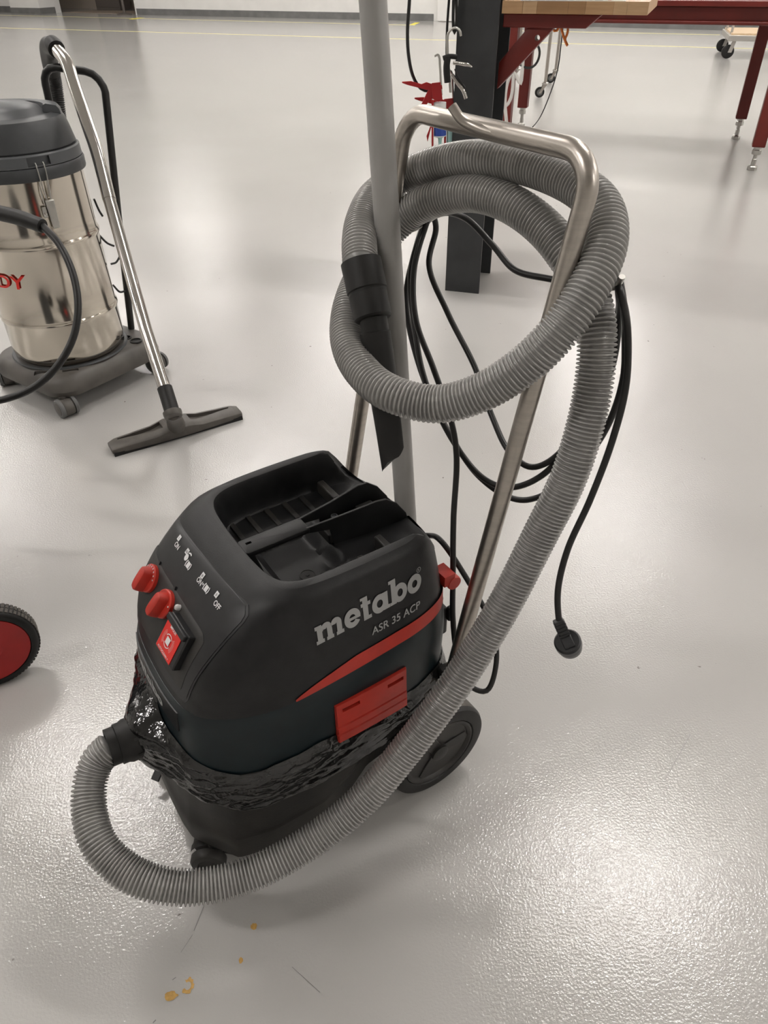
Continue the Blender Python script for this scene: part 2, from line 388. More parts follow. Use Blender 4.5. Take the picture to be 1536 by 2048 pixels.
# ceiling lamps in rows
def lamp(p, rz):
    t = thing('ceiling_lamp_offscreen', 'long white tube lamp fixed to the workshop ceiling', 'ceiling lamp', p, rz, 'ceiling lamps in rows')
    MB().box((0, 0, 0.05), (1.56, 0.34, 0.07)).build('housing', 'housing', t, smooth=False)
    MB().box((0, 0, 0.006), (1.5, 0.28, 0.012)).build('diffuser_offscreen', 'diffuser', t, smooth=False)
    return t
rdir = math.radians(-12)
rx = V((math.cos(rdir), math.sin(rdir), 0)); ry = V((-rx.y, rx.x, 0)); base = V((2.06, 2.98, CEIL - 0.10))
first = lamp(base, rdir)
for j in range(-1, 5):
    for i in range(-3, 3):
        p = base + rx * (4.85 * i) + ry * (4.6 * j)
        if (i == 0 and j == 0) or (j == -1 and i in (0, -3)): continue
        if not (-14.5 < p.x < 14.5 and -8 < p.y < 24 and (p - W1).dot(nA) < -0.8 and (p - W3).dot(nB) < -0.8): continue
        c = copy_tree(first); c.location = p

# ================================================================== BLACK VACUUM
vac = thing('vacuum_cleaner', 'black and dark teal workshop vacuum with red stripe, steel push handle and taped body', 'vacuum cleaner', O, math.atan2(AX.y, AX.x))
def chaikin(P, it=2):
    for _ in range(it):
        q = []
        for i in range(len(P)):
            a, b = P[i], P[(i + 1) % len(P)]
            q += [(a[0] * .75 + b[0] * .25, a[1] * .75 + b[1] * .25), (a[0] * .25 + b[0] * .75, a[1] * .25 + b[1] * .75)]
        P = q
    return P
def ring_from(half, it=2):
    full = half + [(x, -y) for x, y in reversed(half[1:-1])]
    return chaikin(full, it)
HEADN = [(-0.150, 0), (-0.149, .05), (-.143, .096), (-.128, .122), (-.085, .152), (-.03, .169), (.05, .1725), (.14, .172), (.222, .169), (.276, .147), (.298, .09), (.302, 0)]
HEADSQ = [(-0.150, 0), (-0.150, .055), (-.1485, .104), (-.143, .135), (-.112, .160), (-.05, .170), (.05, .1725), (.14, .172), (.222, .169), (.276, .147), (.298, .09), (.302, 0)]
def smooth_tab(tab):
    P = crom([V((a_, b_, 0)) for a_, b_ in tab], n=120); return [(p.x, p.y) for p in P]
FX = smooth_tab([(.35, -.154), (.38, -.149), (.42, -.133), (.46, -.107), (.50, -.072), (.53, -.040), (.545, -.019), (.553, .004)])
HW = smooth_tab([(.35, .173), (.38, .172), (.45, .167), (.50, .162), (.53, .157), (.543, .153), (.553, .143)])
RX = smooth_tab([(.35, .292), (.38, .29), (.45, .281), (.50, .272), (.53, .265), (.543, .260), (.553, .252)])
def colcap(xb): return lerp(.553, .491, sstep(.245, .298, xb))
def head_ring(z):
    A_, B_ = ring_from(HEADN), ring_from(HEADSQ); out = []; t = sstep(.385, .46, z)
    for (xa, ya), (xb, yb) in zip(A_, B_):
        x, y = lerp(xa, xb, t), lerp(ya, yb, t); zc = min(z, colcap(x))
        fx, hw, rxx = interp(FX, zc), interp(HW, zc), interp(RX, zc)
        nx = (x + .150) / .44
        out.append(V((fx + nx * (rxx - fx), y / .1725 * hw, zc)))
    return out
def seam(x): return .383 + .06 * max(0, x + .03)
hb = MB(); rows = []
r0 = head_ring(.385)
rows.append([V((p.x, p.y, seam(p.x))) for p in r0])
for z in (.41, .425, .45, .475, .50, .515, .53, .538, .543, .547, .550, .5522, .553): rows.append(head_ring(z))
# rim, tray wall, tray floor
TRN = [(0.006, 0), (0.007, .05), (.011, .09), (.024, .115), (.052, .1265), (.09, .128), (.13, .128), (.17, .128), (.205, .128), (.248, .1275), (.278, .112), (.288, 0)]
CAPS = [colcap(x) for x, y in ring_from(HEADSQ)]
def tray_ring(s, z, x0=.14):
    return [V((x0 + (x - x0) * s, y * s, min(z, c_))) for (x, y), c_ in zip(ring_from(TRN), CAPS)]
for s, z in ((1.015, .553), (1.0, .5525), (.988, .549), (.972, .53), (.955, .507), (.938, .4945), (.915, .4908)): rows.append(tray_ring(s, z))
def pocket(x, y): return .022 * sstep(.04, .055, x) * (1 - sstep(.13, .155, x)) * (1 - sstep(.05, .066, abs(y)))
for k in range(14, 0, -1):
    s = .9 * k / 14.5
    rows.append([V((.14 + (x - .14) * s, y * s, .490 - pocket(.14 + (x - .14) * s, y * s))) for x, y in ring_from(TRN)])
hb.rings(rows, True, False, True)
hb.build('head_shell', 'black', vac, ang=32)
# dusty liner strip of the tray floor: ribs
for sy in (-1, 1):
    for x in (.042, .072, .105, .137, .168, .196):
        if x > .19: continue
        MB().box((x, sy * .0915, .4915), (.0085, .050, .004)).build('tray_rib', 'tray', vac, bevel=.001)
    MB().box((.205, sy * .086, .500), (.012, .056, .022)).build('tray_stop', 'tray', vac, bevel=.0025)
# carrying handle
grip = MB()
grip.prism([(.012, -.013), (.016, -.017), (.112, -.0165), (.116, -.0165), (.116, .0165), (.016, .017), (.012, .013)], .527, .5365)
carve(grip.build('carry_handle', 'black', vac, bevel=.0025), MB().box((.026, .004, .5365), (.009, .005, .012)))
q = MB(); q.rings([[V((.013, -.017, .488)), V((.036, -.020, .488)), V((.036, .020, .488)), V((.013, .017, .488))], [V((.014, -.014, .529)), V((.026, -.014, .529)), V((.026, .014, .529)), V((.014, .014, .529))]], True, True, True)
q.build('handle_post', 'black', vac, bevel=.0015)
for s in (-1, 1):
    ck = MB(); prof = [(.110, .5365), (.17, .540), (.225, .5455), (.243, .543), (.262, .528), (.280, .502), (.288, .470), (.288, .455), (.20, .488), (.152, .489), (.148, .520), (.110, .527)]
    T = 0.0035
    def yy(x): return s * lerp(.0145, .029, sstep(.10, .25, x))
    n = len(prof)
    vs = [V((x, yy(x) - s * 0, z)) for x, z in prof] + [V((x, yy(x) - s * T * 1.2, z)) for x, z in prof]
    fs = [tuple(range(n)), tuple(range(2 * n - 1, n - 1, -1))] + [(i, i + n, (i + 1) % n + n, (i + 1) % n) for i in range(n)]
    ck.add(vs, fs); ck.build('handle_cheek', 'black', vac, bevel=.0008)
q = MB(); q.box((.20, 0, .500), (.11, .036, .018)); q.build('handle_core', 'tray', vac, bevel=.002)
q = MB(); q.box((.225, 0, .513), (.03, .026, .012)); q.build('handle_block', 'tray', vac, bevel=.002)
MB().lathe([(.0055, .505), (.0055, .524), (.0035, .5245), (.003, .5225), (0, .5225)], 16, Matrix.Translation((.168, .004, 0)), True, False).build('handle_screw', 'greyhead', vac)
MB().lathe([(.012, .4682), (.012, .4692), (.0105, .4692), (.0105, .4684), (.003, .4684), (.003, .4692), (0, .4692)], 24, Matrix.Translation((.095, -.035, 0)), True, False).build('pocket_mark', 'tray', vac)

# front control panel on the sloping face
def fprof(v):                       # point and normal on the curved front, v measured up the slope
    z = .4644 + .76 * v; dz_ = .004
    x = interp(FX, z); dx_ = interp(FX, z + dz_) - interp(FX, z - dz_); n = V((-2 * dz_, 0, dx_)).normalized()
    return V((x, 0, z)), n
RC = {}
def head_front(y, z):
    k_ = round(z, 4)
    if k_ not in RC: RC[k_] = head_ring(k_)
    R = RC[k_]; best = None
    for p, q_ in zip(R, R[1:] + R[:1]):
        if p.x < .1 and abs(p.y - q_.y) > 1e-9 and (p.y - y) * (q_.y - y) <= 0:
            x = lerp(p.x, q_.x, (y - p.y) / (q_.y - p.y)); best = x if best is None else min(best, x)
    return best
def panel_map(off=0.0):
    def f(p):
        c_, n = fprof(p.y); x = head_front(-p.x, c_.z)
        if x is None: x = c_.x
        return V((x, -p.x, c_.z)) + n * (p.z + off)     # 2d x = towards the near side
    return f
def onpanel(px, py):
    v = 0.0; yq = 0.0
    for _ in range(8):
        c_, n = fprof(v); c_.x = head_front(yq, c_.z) or c_.x; q_ = at_lplane(px, py, c_, n); v = (q_.z - .4644) / .76; yq = max(-.12, min(.12, q_.y))
    return (-q_.y, v)
def gridpoly(poly, h0, h1, nv=10):
    """Plate cut into strips up the slope so that it follows the curved front."""
    ys = [p[1] for p in poly]; y0, y1 = min(ys), max(ys); mb = MB(); rows_ = []
    def span(y):
        xs = []
        for (xa, ya), (xb, yb) in zip(poly, poly[1:] + poly[:1]):
            if (ya - y) * (yb - y) <= 0 and abs(ya - yb) > 1e-9: xs.append(lerp(xa, xb, (y - ya) / (yb - ya)))
        return min(xs), max(xs)
    nu = 24
    for i in range(nv + 1):
        y = lerp(y0 + 1e-5, y1 - 1e-5, i / nv); a_, b_ = span(y)
        rows_.append([V((lerp(a_, b_, k_ / nu), y, h1)) for k_ in range(nu + 1)] + [V((b_, y, h0)), V((a_, y, h0))])
    return mb.rings(rows_, True, True, True)
pan = gridpoly([(-.118, .091), (.108, .093), (.117, .086), (.119, .076), (.099, -.074), (.092, -.083), (-.096, -.083), (-.104, -.074), (-.124, .080)], -.006, .0016, 20); pan.map(panel_map())
pan.build('control_panel', 'panel', vac, bevel=.0008)
pan = gridpoly([(-.128, .036), (.076, .030), (.088, .022), (.086, -.066), (.080, -.072), (-.09, -.074), (-.102, -.068), (-.130, .028)], -.005, .0021, 16); pan.map(panel_map())
pan.build('panel_recess', 'panel_dusty', vac)
sm = gridpoly([(-.1205, .0935), (.1105, .0955), (.1205, .088), (.1225, .076), (.102, -.076), (.096, -.086), (-.099, -.086), (-.107, -.075), (-.127, .080)], -.006, .0009, 20); sm.map(panel_map())
sm.build('panel_seam', 'panel', vac)
def knob(px, py, ang, ticks):
    cx, cy = onpanel(px, py)
    T = Matrix.Translation((cx, cy, 0)) @ Matrix.Rotation(ang, 4, 'Z')
    k = MB(); k.lathe([(.0215, .002), (.0215, .0075), (.020, .009), (0, .009)], 40, T, True, False); k.map(panel_map())
    kb = k.build('knob', 'red', vac)
    g = MB(); rows = []
    for h, sx, sy in ((.008, .0105, .0205), (.018, .009, .0198), (.0225, .0078, .0185), (.0235, .006, .017)):
        pts = []
        for i in range(24):
            a = 2 * PI * i / 24; c, s = math.cos(a), math.sin(a)
            pts.append(T @ V((sx * (abs(c) ** .5) * (1 if c > 0 else -1), -.003 + sy * (abs(s) ** .6) * (1 if s > 0 else -1), h)))
        rows.append(pts)
    g.rings(rows, True, True, True); g.map(panel_map()); g.build('knob_grip', 'red', kb)
    for i in range(ticks):
        a = math.radians(-60 + 150 * i / max(1, ticks - 1)); t = MB()
        Tt = T @ Matrix.Rotation(a, 4, 'Z') @ Matrix.Translation((0, .0185, .0093)); t.prism([(-.0011, -.0013), (.0011, -.0013), (.0011, .0013), (-.0011, .0013)], 0, .0002, Tt)
        t.map(panel_map()); t.build('knob_mark', 'white', kb, smooth=False)
    p = MB(); T2 = Matrix.Translation((cx, cy, 0)); p.prism([(-.002, .026), (.002, .026), (0, .031)], .002, .0036, T2); p.map(panel_map()); p.build('pointer_mark', 'panel', kb)
knob(304, 1158, -0.1, 9); knob(334, 1209, -0.15, 2)
# socket cover with the red sticker
sx0, sy0 = onpanel(355, 1238); sx1, sy1 = onpanel(380, 1279); sx2, sy2 = onpanel(333, 1292)
cvr = MB(); cvr.prism([(sx0 - .003, sy2 - .003), (sx1 + .012, sy2 - .003), (sx1 + .012, sy0 + .010), (sx0 - .003, sy0 + .010)], .0, .0135); cvr.map(panel_map())
cov = cvr.build('socket_cover', 'panel', vac, bevel=.002)
h = MB(); h.box(((sx0 + sx1) / 2 + .004, sy0 + .0045, .0155), (sx1 - sx0 + .012, .009, .006)); h.map(panel_map()); h.build('cover_hinge', 'panel', cov, bevel=.0015)
stk = MB(); stk.prism([(sx0, sy2), (sx1 + .001, sy2), (sx1 + .001, sy0), (sx0, sy0)], .0130, .0139); stk.map(panel_map()); st = stk.build('sticker', 'redprint', cov, smooth=False)
MT['redprint'].node_tree.nodes['Principled BSDF'].inputs['Base Color'].default_value = (.72, .022, .014, 1)
cx, cy = (sx0 + sx1) / 2, (sy0 + sy2) / 2; sw = sx1 - sx0; sh = sy0 - sy2
art = MB()
def ring2(mb, cx, cy, ro, ri, a0, a1, z=0.0141, n=24, sy=1.0):
    vs = []; 
    for i in range(n + 1):
        a = lerp(a0, a1, i / n); vs += [V((cx + ro * math.cos(a), cy + ro * math.sin(a) * sy, z)), V((cx + ri * math.cos(a), cy + ri * math.sin(a) * sy, z))]
    mb.add(vs, [(2 * i, 2 * i + 2, 2 * i + 3, 2 * i + 1) for i in range(n)]); return mb
art.prism([(cx - .0055, cy - .0055), (cx + .0055, cy - .0055), (cx + .0055, cy + .0055), (cx - .0055, cy + .0055)], .0139, .01405)
ring2(art, cx, cy, .0105, .0092, math.radians(35), math.radians(150)); ring2(art, cx, cy, .0105, .0092, math.radians(215), math.radians(330))
for s, word in ((1, 'IMPULSE'), (-1, 'AUTOCLEAN +')):
    tx = text2d(word, .0052, .00012); wdt = max(p.x for p in tx.v); tx.map(lambda p: V((p.x - wdt / 2 + cx, p.y + (cy + sh / 2 - .006 if s > 0 else cy - sh / 2 + .0022), .0141))); art.add(tx.v, tx.f)
for i in range(26):
    a = (i % 13) / 12 * 1.3 - .65 + (0 if i < 13 else PI)
    for rr in (.0125, .0145, .0165):
        if abs(rr * math.sin(a)) < sh / 2 - .007: art.box((cx + rr * math.cos(a), cy + rr * math.sin(a), .0140), (.0009, .0004, .0002))
art.map(panel_map()); art.build('sticker_print', 'white', st, smooth=False)
lx, ly = onpanel(361, 1216); l = MB(); l.lathe([(.0044, .002), (.0044, .006), (.0036, .008), (.002, .009), (0, .0093)], 20, Matrix.Translation((lx, ly, 0)), True, False); l.map(panel_map()); l.build('indicator_lens', 'lens', vac)
# printed switch positions on the panel
def pprint(px, py, word, size, boxed=None):
    x, y = onpanel(px, py); a = MB()
    if boxed is not None:
        a.prism([(x - .0036, y - .0036), (x + .0036, y - .0036), (x + .0036, y + .0036), (x - .0036, y + .0036)], .0024, .0026); a.map(panel_map()); o = a.build('position_mark', 'white', vac, smooth=False)
        tx = text2d(boxed, .0046, .0001); wd_ = max(p.x for p in tx.v); tx.map(lambda p: V((p.x - wd_ / 2 + x, p.y + y - .0018, .0028))); tx.map(panel_map()); tx.build('position_letter', 'ink', o, smooth=False)
    else:
        tx = text2d(word, size, .00018); wd_ = max(p.x for p in tx.v); tx.map(lambda p: V((p.x - wd_ / 2 + x, p.y + y - size * .35, .0026))); tx.map(panel_map()); tx.build('panel_lettering', 'white', vac, smooth=False)
for px, py, ch in ((361, 1077, 'I'), (377, 1104, 'A2'), (408, 1152, 'III'), (436, 1190, '0')): pprint(px, py, '', 0, ch)
pprint(357, 1092, 'ON', .0095); pprint(402, 1163, 'ON', .0095); pprint(437, 1211, 'OFF', .0095)
def icon(px, py, extra):
    x, y = onpanel(px, py); a = MB()
    a.prism([(x - .0038, y - .004), (x + .0038, y - .004), (x + .0038, y + .004), (x - .0038, y + .004)], .0024, .0026)
    ring2(a, x, y, .0078, .0060, math.radians(-40), math.radians(40), .0026, 8); ring2(a, x, y, .0078, .0060, math.radians(140), math.radians(220), .0026, 8)
    if extra:
        ring2(a, x - .0135, y + .004, .0046, .0004, 0, 2 * PI, .0026, 16); ring2(a, x - .010, y + .004, .0085, .0066, math.radians(60), math.radians(130), .0026, 8)
    else: a.box((x - .0105, y, .0025), (.003, .001, .0002)); a.box((x - .0105, y, .0025), (.001, .003, .0002))
    a.map(panel_map()); a.build('switch_icon', 'white', vac, smooth=False)
icon(379, 1131, True); icon(415, 1178, False)

# middle housing, dark teal
def lvl(z, fx, hw, rxx, src=HEADN):
    out = []
    for x, y in ring_from(src):
        nx = (x + .150) / .44; out.append(V((fx + nx * (rxx - fx), y / .1725 * hw, z)))
    return out
mh = MB(); top = [V((p.x, p.y, seam(p.x) + .004)) for p in lvl(.39, -.147, .1705, .288)]
mh.rings([top] + [lvl(z, f, h_, r) for z, f, h_, r in ((.374, -.151, .1725, .292), (.36, -.153, .1728, .293), (.33, -.156, .1728, .293), (.28, -.162, .1725, .291), (.245, -.166, .1715, .289))], True, True, True)
mid_o = mh.build('middle_housing', 'teal', vac, ang=32)
# tank below
TANKN = [(-.182, 0), (-.181, .05), (-.177, .080), (-.152, .119), (-.128, .154), (-.07, .171), (.02, .174), (.085, .150), (.13, .128), (.20, .120), (.262, .085), (.275, 0)]
TANKU = [(-.168, 0), (-.166, .05), (-.160, .085), (-.142, .119), (-.112, .148), (-.05, .168), (.03, .172), (.10, .168), (.15, .150), (.21, .140), (.27, .09), (.285, 0)]
def ring_tight(half):
    full = half + [(x, -y) for x, y in reversed(half[1:-1])]; q_ = []
    for a_, b_ in zip(full, full[1:] + full[:1]):
        for w_ in (.07, .36, .64, .93): q_.append((lerp(a_[0], b_[0], w_), lerp(a_[1], b_[1], w_)))
    return q_
def tk(z):
    t = sstep(.06, .26, z); A = ring_tight(TANKN); B = ring_tight(TANKU)
    return [V((lerp(a[0], b[0], t), lerp(a[1], b[1], t), z)) for a, b in zip(A, B)]
tb = MB(); bot = [V((p.x * .96, p.y * .95, .056)) for p in tk(.06)]
tb.rings([bot, tk(.064), tk(.09), tk(.112), [V((p.x * .992, p.y * .985, .116)) for p in tk(.116)], [V((p.x * .99, p.y * .982, .15)) for p in tk(.15)], [V((p.x * .99, p.y * .982, .20)) for p in tk(.2)], tk(.25), tk(.262)], True, True, True)
tb.build('lower_tank', 'tank', vac, ang=30)
# front badge with lettering
def teal_front(y, z):
    t = (z - .28) / (.374 - .28); R = lvl(z, lerp(-.162, -.151, t), lerp(.1725, .1725, t), .292)
    best = None
    for p, q_ in zip(R, R[1:] + R[:1]):
        if (p.y - y) * (q_.y - y) <= 0 and p.x < 0 and q_.x < 0 and abs(p.y - q_.y) > 1e-9:
            x = lerp(p.x, q_.x, (y - p.y) / (q_.y - p.y)); best = x if best is None else min(best, x)
    return best if best is not None else -.14
bd_ = MB(); rws = []
for k in range(25):
    y = lerp(-.084, .098, k / 24); rws.append([V((teal_front(y, z) - e, y, z)) for z, e in ((.333, -.002), (.333, .0020), (.345, .0022), (.36, .0022), (.371, .0020), (.371, -.002))])
bd_.rings(rws, True, True, True); bd_.build('front_badge', 'panel', vac)
# letter shapes for the maker's name (slab letters built from strokes)
def glyphs(word):
    mb = MB(); x = 0.0; H = 1.0
    def rect(x0, y0, x1, y1): mb.add([(x0, y0, 0), (x1, y0, 0), (x1, y1, 0), (x0, y1, 0)], [(0, 1, 2, 3)])
    def ell(cx, cy, rx_, ry_, ix, iy, a0=0, a1=360, n=36):
        vs = []
        for i in range(n + 1):
            a = math.radians(lerp(a0, a1, i / n)); c, s = math.cos(a), math.sin(a)
            vs += [V((cx + rx_ * c, cy + ry_ * s, 0)), V((cx + ix * c, cy + iy * s, 0))]
        mb.add(vs, [(2 * i, 2 * i + 2, 2 * i + 3, 2 * i + 1) for i in range(n)])
    for ch in word:
        if ch == 'm':
            rect(x + .10, 0, x + .40, 1); rect(x, .80, x + .3, 1); rect(x, 0, x + .48, .2)
            rect(x + .68, 0, x + .98, .72); rect(x + 1.26, 0, x + 1.56, .72); rect(x + .62, 0, x + 1.04, .2); rect(x + 1.20, 0, x + 1.66, .2)
            ell(x + .66, .68, .32, .34, .02, .05, 0, 180, 16); ell(x + 1.24, .68, .32, .34, .02, .05, 0, 180, 16)
            rect(x + .3, .62, x + .45, .92); x += 1.72
        elif ch == 'e':
            ell(x + .50, .5, .50, .53, .19, .22, 40, 330); ell(x + .50, .5, .50, .53, .19, .22, 0, 45, 8); rect(x + .2, .40, x + .99, .56); x += 1.06
        elif ch == 't':
            rect(x + .12, .0, x + .44, 1.3); rect(x, .80, x + .60, 1.0); rect(x + .12, 0, x + .62, .2); rect(x + .0, 1.16, x + .3, 1.3); x += .68
        elif ch == 'a':
            ell(x + .50, .5, .50, .53, .19, .22); rect(x + .72, 0, x + 1.04, 1.0); rect(x + .72, 0, x + 1.16, .2); rect(x + .66, .84, x + 1.04, 1.0); x += 1.20
        elif ch == 'b':
            rect(x + .08, 0, x + .40, 1.42); rect(x - .06, 1.24, x + .40, 1.42); ell(x + .66, .5, .48, .53, .18, .22); rect(x - .02, 0, x + .4, .18); x += 1.17
        elif ch == 'o':
            ell(x + .51, .5, .51, .53, .19, .21); x += 1.06
    return mb, x - .04
def side_y(z): return -(interp(HW, z))
def side_pt(px, py):
    y = -.165
    for _ in range(6): p = at_ly(px, py, y); y = side_y(p.z)
    return at_ly(px, py, y)
A = side_pt(634, 1291); B = side_pt(846.5, 1178)
g, gw = glyphs('metabo')
kx = (B.x - A.x) / gw; kz = .0305
g.map(lambda p: V((A.x + p.x * kx, 0, lerp(A.z, B.z, p.x / gw) + p.y * kz)))
def snug(p, e=.0012):
    n = 0.0
    R = head_ring(p.z); best = min(((abs(R[i].x - p.x), i) for i in range(len(R)) if R[i].y < -.05), key=lambda t: t[0])[1]
    a, b = R[best], R[(best + 1) % len(R)] if R[(best + 1) % len(R)].x > R[best].x == (p.x > R[best].x) else R[best - 1]
    i0 = best; cand = [R[(best - 1) % len(R)], R[(best + 1) % len(R)]]
    o = min(cand, key=lambda c: abs(c.x - p.x) if (c.x - R[best].x) * (p.x - R[best].x) >= 0 else 9)
    dx = o.x - R[best].x; t = 0 if abs(dx) < 1e-6 else max(0, min(1, (p.x - R[best].x) / dx))
    return V((p.x, lerp(R[best].y, o.y, t) - e, p.z))
g.map(snug); g.build('maker_name', 'silver', vac, smooth=False)
A2 = side_pt(744, 1270); B2 = side_pt(843, 1217)
tx = text2d('ASR 35 ACP', 1.0, .012, .05, 1.02); tw = max(p.x for p in tx.v); k2 = (B2.x - A2.x) / tw
tx.map(lambda p: snug(V((A2.x + p.x * k2, 0, lerp(A2.z, B2.z, p.x / tw) + p.y * .0195)))); tx.build('model_lettering', 'silver', vac, smooth=False)
rp = side_pt(840, 1142); rg = MB(); ring2(rg, 0, 0, .0042, .0034, 0, 2 * PI, 0, 20); tr_ = text2d('R', .0052); tr_.map(lambda p: p + V((-.0018, -.0018, 0))); rg.add(tr_.v, tr_.f)
rg.map(lambda p: snug(V((rp.x + p.x, 0, rp.z + p.y)))); rg.build('registered_mark', 'silver', vac, smooth=False)
# front lettering on the badge
g2, gw2 = glyphs('metabo'); g2.map(lambda p: V((teal_front(.088 - p.x / gw2 * .128, .3425 + p.y * .0155) - .0030, .088 - p.x / gw2 * .128, .3425 + p.y * .0155))); g2.build('front_lettering', 'silver', vac, smooth=False)
# red stripe round the near side and the rear
def stripe():
    mb = MB(); top_, bot_ = [], []
    R = head_ring(.405); idx = sorted([i for i, p in enumerate(R) if p.y < .05 and p.x > -.02 and (p.y < -.05 or p.x > .2)], key=lambda i: (i))
    pts = [R[i] for i in idx]; pts = sorted(pts, key=lambda p: (p.x if p.y < -.12 else .3 + (p.y + .12)))
    fine = crom(pts, n=90)
    for p in fine:
        if p.x < -.008 and p.y < -.1: continue
        s = max(0.0, min(1.0, (p.x + .008) / .27)); zt = seam(p.x) + .0010 + .026 * min(1.0, s / .38) ** .6
        c = V((.1, 0, 0)); n = V((p.x - .1, p.y, 0)); n = V((0, -1, 0)) if p.x < .2 else (p - V((.2, -.09, p.z))).normalized()
        def surf(z):
            k = interp(HW, z) / interp(HW, .405); return V((lerp(p.x, p.x - .0, 0), p.y * k, z)) + V((n.x, n.y, 0)) * .0015
        bot_.append(surf(seam(p.x) + .0005)); top_.append(surf(zt))
    n = len(top_); mb.add(bot_ + top_, [(i, i + 1, i + 1 + n, i + n) for i in range(n - 1)])
    return mb.build('red_stripe', 'red', vac)
stripe()
# red side latch
def latch(s):
    l = MB(); prof = [(.337, .0), (.3365, .0045), (.30, .006), (.2895, .0064), (.2885, .0046), (.2865, .0046), (.2855, .007), (.273, .0078), (.272, .006), (.270, .006), (.269, .008), (.254, .0085), (.252, .004), (.252, -.004), (.337, -.004)]
    rows = []
    for x in (.052, .0535, .08, .12, .16, .1785, .18):
        e = .003 if x in (.052, .18) else 0
        rows.append([V((x, s * (.1728 + d - (e if d > 0 else 0) - .35 * (x - .115) ** 2), z)) for z, d in prof])
    if s > 0: rows = [list(reversed(r)) for r in rows]
    l.rings(rows, True, True, True); o = l.build('side_latch', 'red', vac, ang=20)
    for x in (.078, .158):
        carve(o, MB().box((x, s * (.1800 - .35 * (x - .115) ** 2), .3215), (.030, .0170, .0075)), 20)
for s in (-1, 1): latch(s)
# film wrapped round the body
fw = MB(); N_ = 420; band = []
base_r = crom([V((p.x, p.y, 0)) for p in lvl(.25, -.166, .1735, .292)], n=N_, closed=True)
cen = V((.06, 0, 0))
for k in range(41):
    t = k / 40; row = []
    for i, p in enumerate(base_r):
        front = 1 - sstep(-.17, -.09, p.x); rear = sstep(.05, .26, p.x)
        zu = .268 + (.030 + .03 * math.exp(-((p.y - .01) / .04) ** 2) + .05 * sstep(-.0, .11, p.y)) * front + .012 * rear; zl = .172 + .035 * front - .03 * rear
        zu += .010 * noise.noise(V((p.x * 18, p.y * 18, 1.3))); zl += .010 * noise.noise(V((p.x * 15, p.y * 15, 7.7)))
        z = lerp(zl, zu, t); n = (p - V((max(-.06, min(.18, p.x)), 0, 0))).normalized()
        w1 = noise.noise(V((p.x * 26, p.y * 26, z * 60))) ; w2 = noise.noise(V((p.x * 60, p.y * 60, z * 130)))
        ridge = 1 - abs(noise.noise(V((p.x * 14, p.y * 14, z * 85 + 3)))) * 2
        e = .0025 + .0035 * (w1 + 1) + .0022 * w2 + .0035 * max(0, ridge) ** 2 + .008 * front * math.sin(PI * t) * (1 - min(1, abs(p.y) / .13)) + (.034 * math.exp(-((p.y - .004) / .05) ** 2) * (1 - sstep(.29, .325, z)) * sstep(.195, .225, z) if p.x < -.08 else 0)
        if .04 < p.x < .192 and abs(p.y) > .12 and z > .245: e = min(e, .0022)
        e *= min(1, t * 6 + .15) * min(1, (1 - t) * 6 + .15)
        e -= .13 * (z - .245) * front; narrow = 1 - .13 * rear * (1 - sstep(.16, .24, z))
        row.append(V((p.x + n.x * e, (p.y + n.y * e) * narrow, z)))
    band.append(row)
fw.rings(band, True, False, False); fw.build('film_wrap', 'wrap', vac, ang=180)
# rear wheels
def wheel(s):
    Y = s * .20; T = frame((.238, Y, .0975), (0, s, 0), (0, 0, 1))
    ty = MB(); ty.lathe([(.066, -.042), (.086, -.044), (.0945, -.040), (.0975, -.032), (.0975, -.008), (.0945, -.002), (.088, .0), (.074, .0), (.0725, -.002)], 64, T, True, False)
    o = ty.build('rear_wheel', 'rubber', vac)
    h = MB(); h.lathe([(.0727, -.006), (.0715, -.0012), (.068, -.0006), (.064, -.003), (.062, -.006), (.030, -.007), (0, -.007)], 48, T, False, False); h.build('wheel_hub', 'hub', o)
    for k in range(3):
        a = k * 2 * PI / 3 + .5; sp = MB()
        pts = [(math.cos(a + d) * r, math.sin(a + d) * r) for r, d in ((.012, -1.1), (.060, -.22), (.063, 0), (.060, .22), (.012, 1.1))]
        sp.prism(pts, -.009, -.0042, T); sp.build('hub_spoke', 'hub', o, bevel=.001)
    b = MB(); b.lathe([(.017, -.007), (.0165, .001), (.013, .003), (0, .0032)], 24, T, False, False); b.build('hub_cap', 'hub', o)
    tr = MB(); tr.lathe([(.0978, -.034), (.0978, -.010)], 64, T, False, False); tr.build('tread', 'tyre_tread', o)
for s in (-1, 1): wheel(s)
ax_ = MB(); ax_.tube([V((.238, -.17, .0975)), V((.238, .17, .0975))], .009, 12); ax_.build('axle', 'zinc', vac)
# front casters
def caster(x, y, a):
    R = Matrix.Translation((x, y, 0)) @ Matrix.Rotation(a, 4, 'Z')
    q = MB(); q.lathe([(.011, .030), (.011, .062)], 12, R); o = q.build('front_caster', 'rubber', vac)
    for s in (-1, 1):
        T = R @ frame((.012, s * .007, .029), (0, s, 0), (0, 0, 1)); w_ = MB()
        w_.lathe([(.0, 0), (.026, 0), (.029, .003), (.029, .013), (.026, .017), (.017, .0185), (.016, .015), (0, .015)], 32, T, False, False); w_.build('caster_wheel', 'hub', o)
    hd_ = MB(); pts = [R @ V((.012 + .031 * math.cos(t), 0, .029 + .031 * math.sin(t))) for t in [math.radians(d) for d in range(20, 171, 15)]]
    side = [R.to_3x3() @ V((0, w_, 0)) for w_ in (-.006, .006)]
    hd_.rings([[p + side[0] for p in pts], [p + side[1] for p in pts]], False); hd_.build('caster_hood', 'rubber', o)
    lv = MB(); lv.box(R @ V((-.024, .002, .036)), (.028, .016, .004), (R @ Matrix.Rotation(-.5, 4, 'Y')).to_3x3()); lv.build('brake_lever', 'rubber', o, bevel=.001)
caster(-.150, -.104, 2.6); caster(-.160, .098, .6)
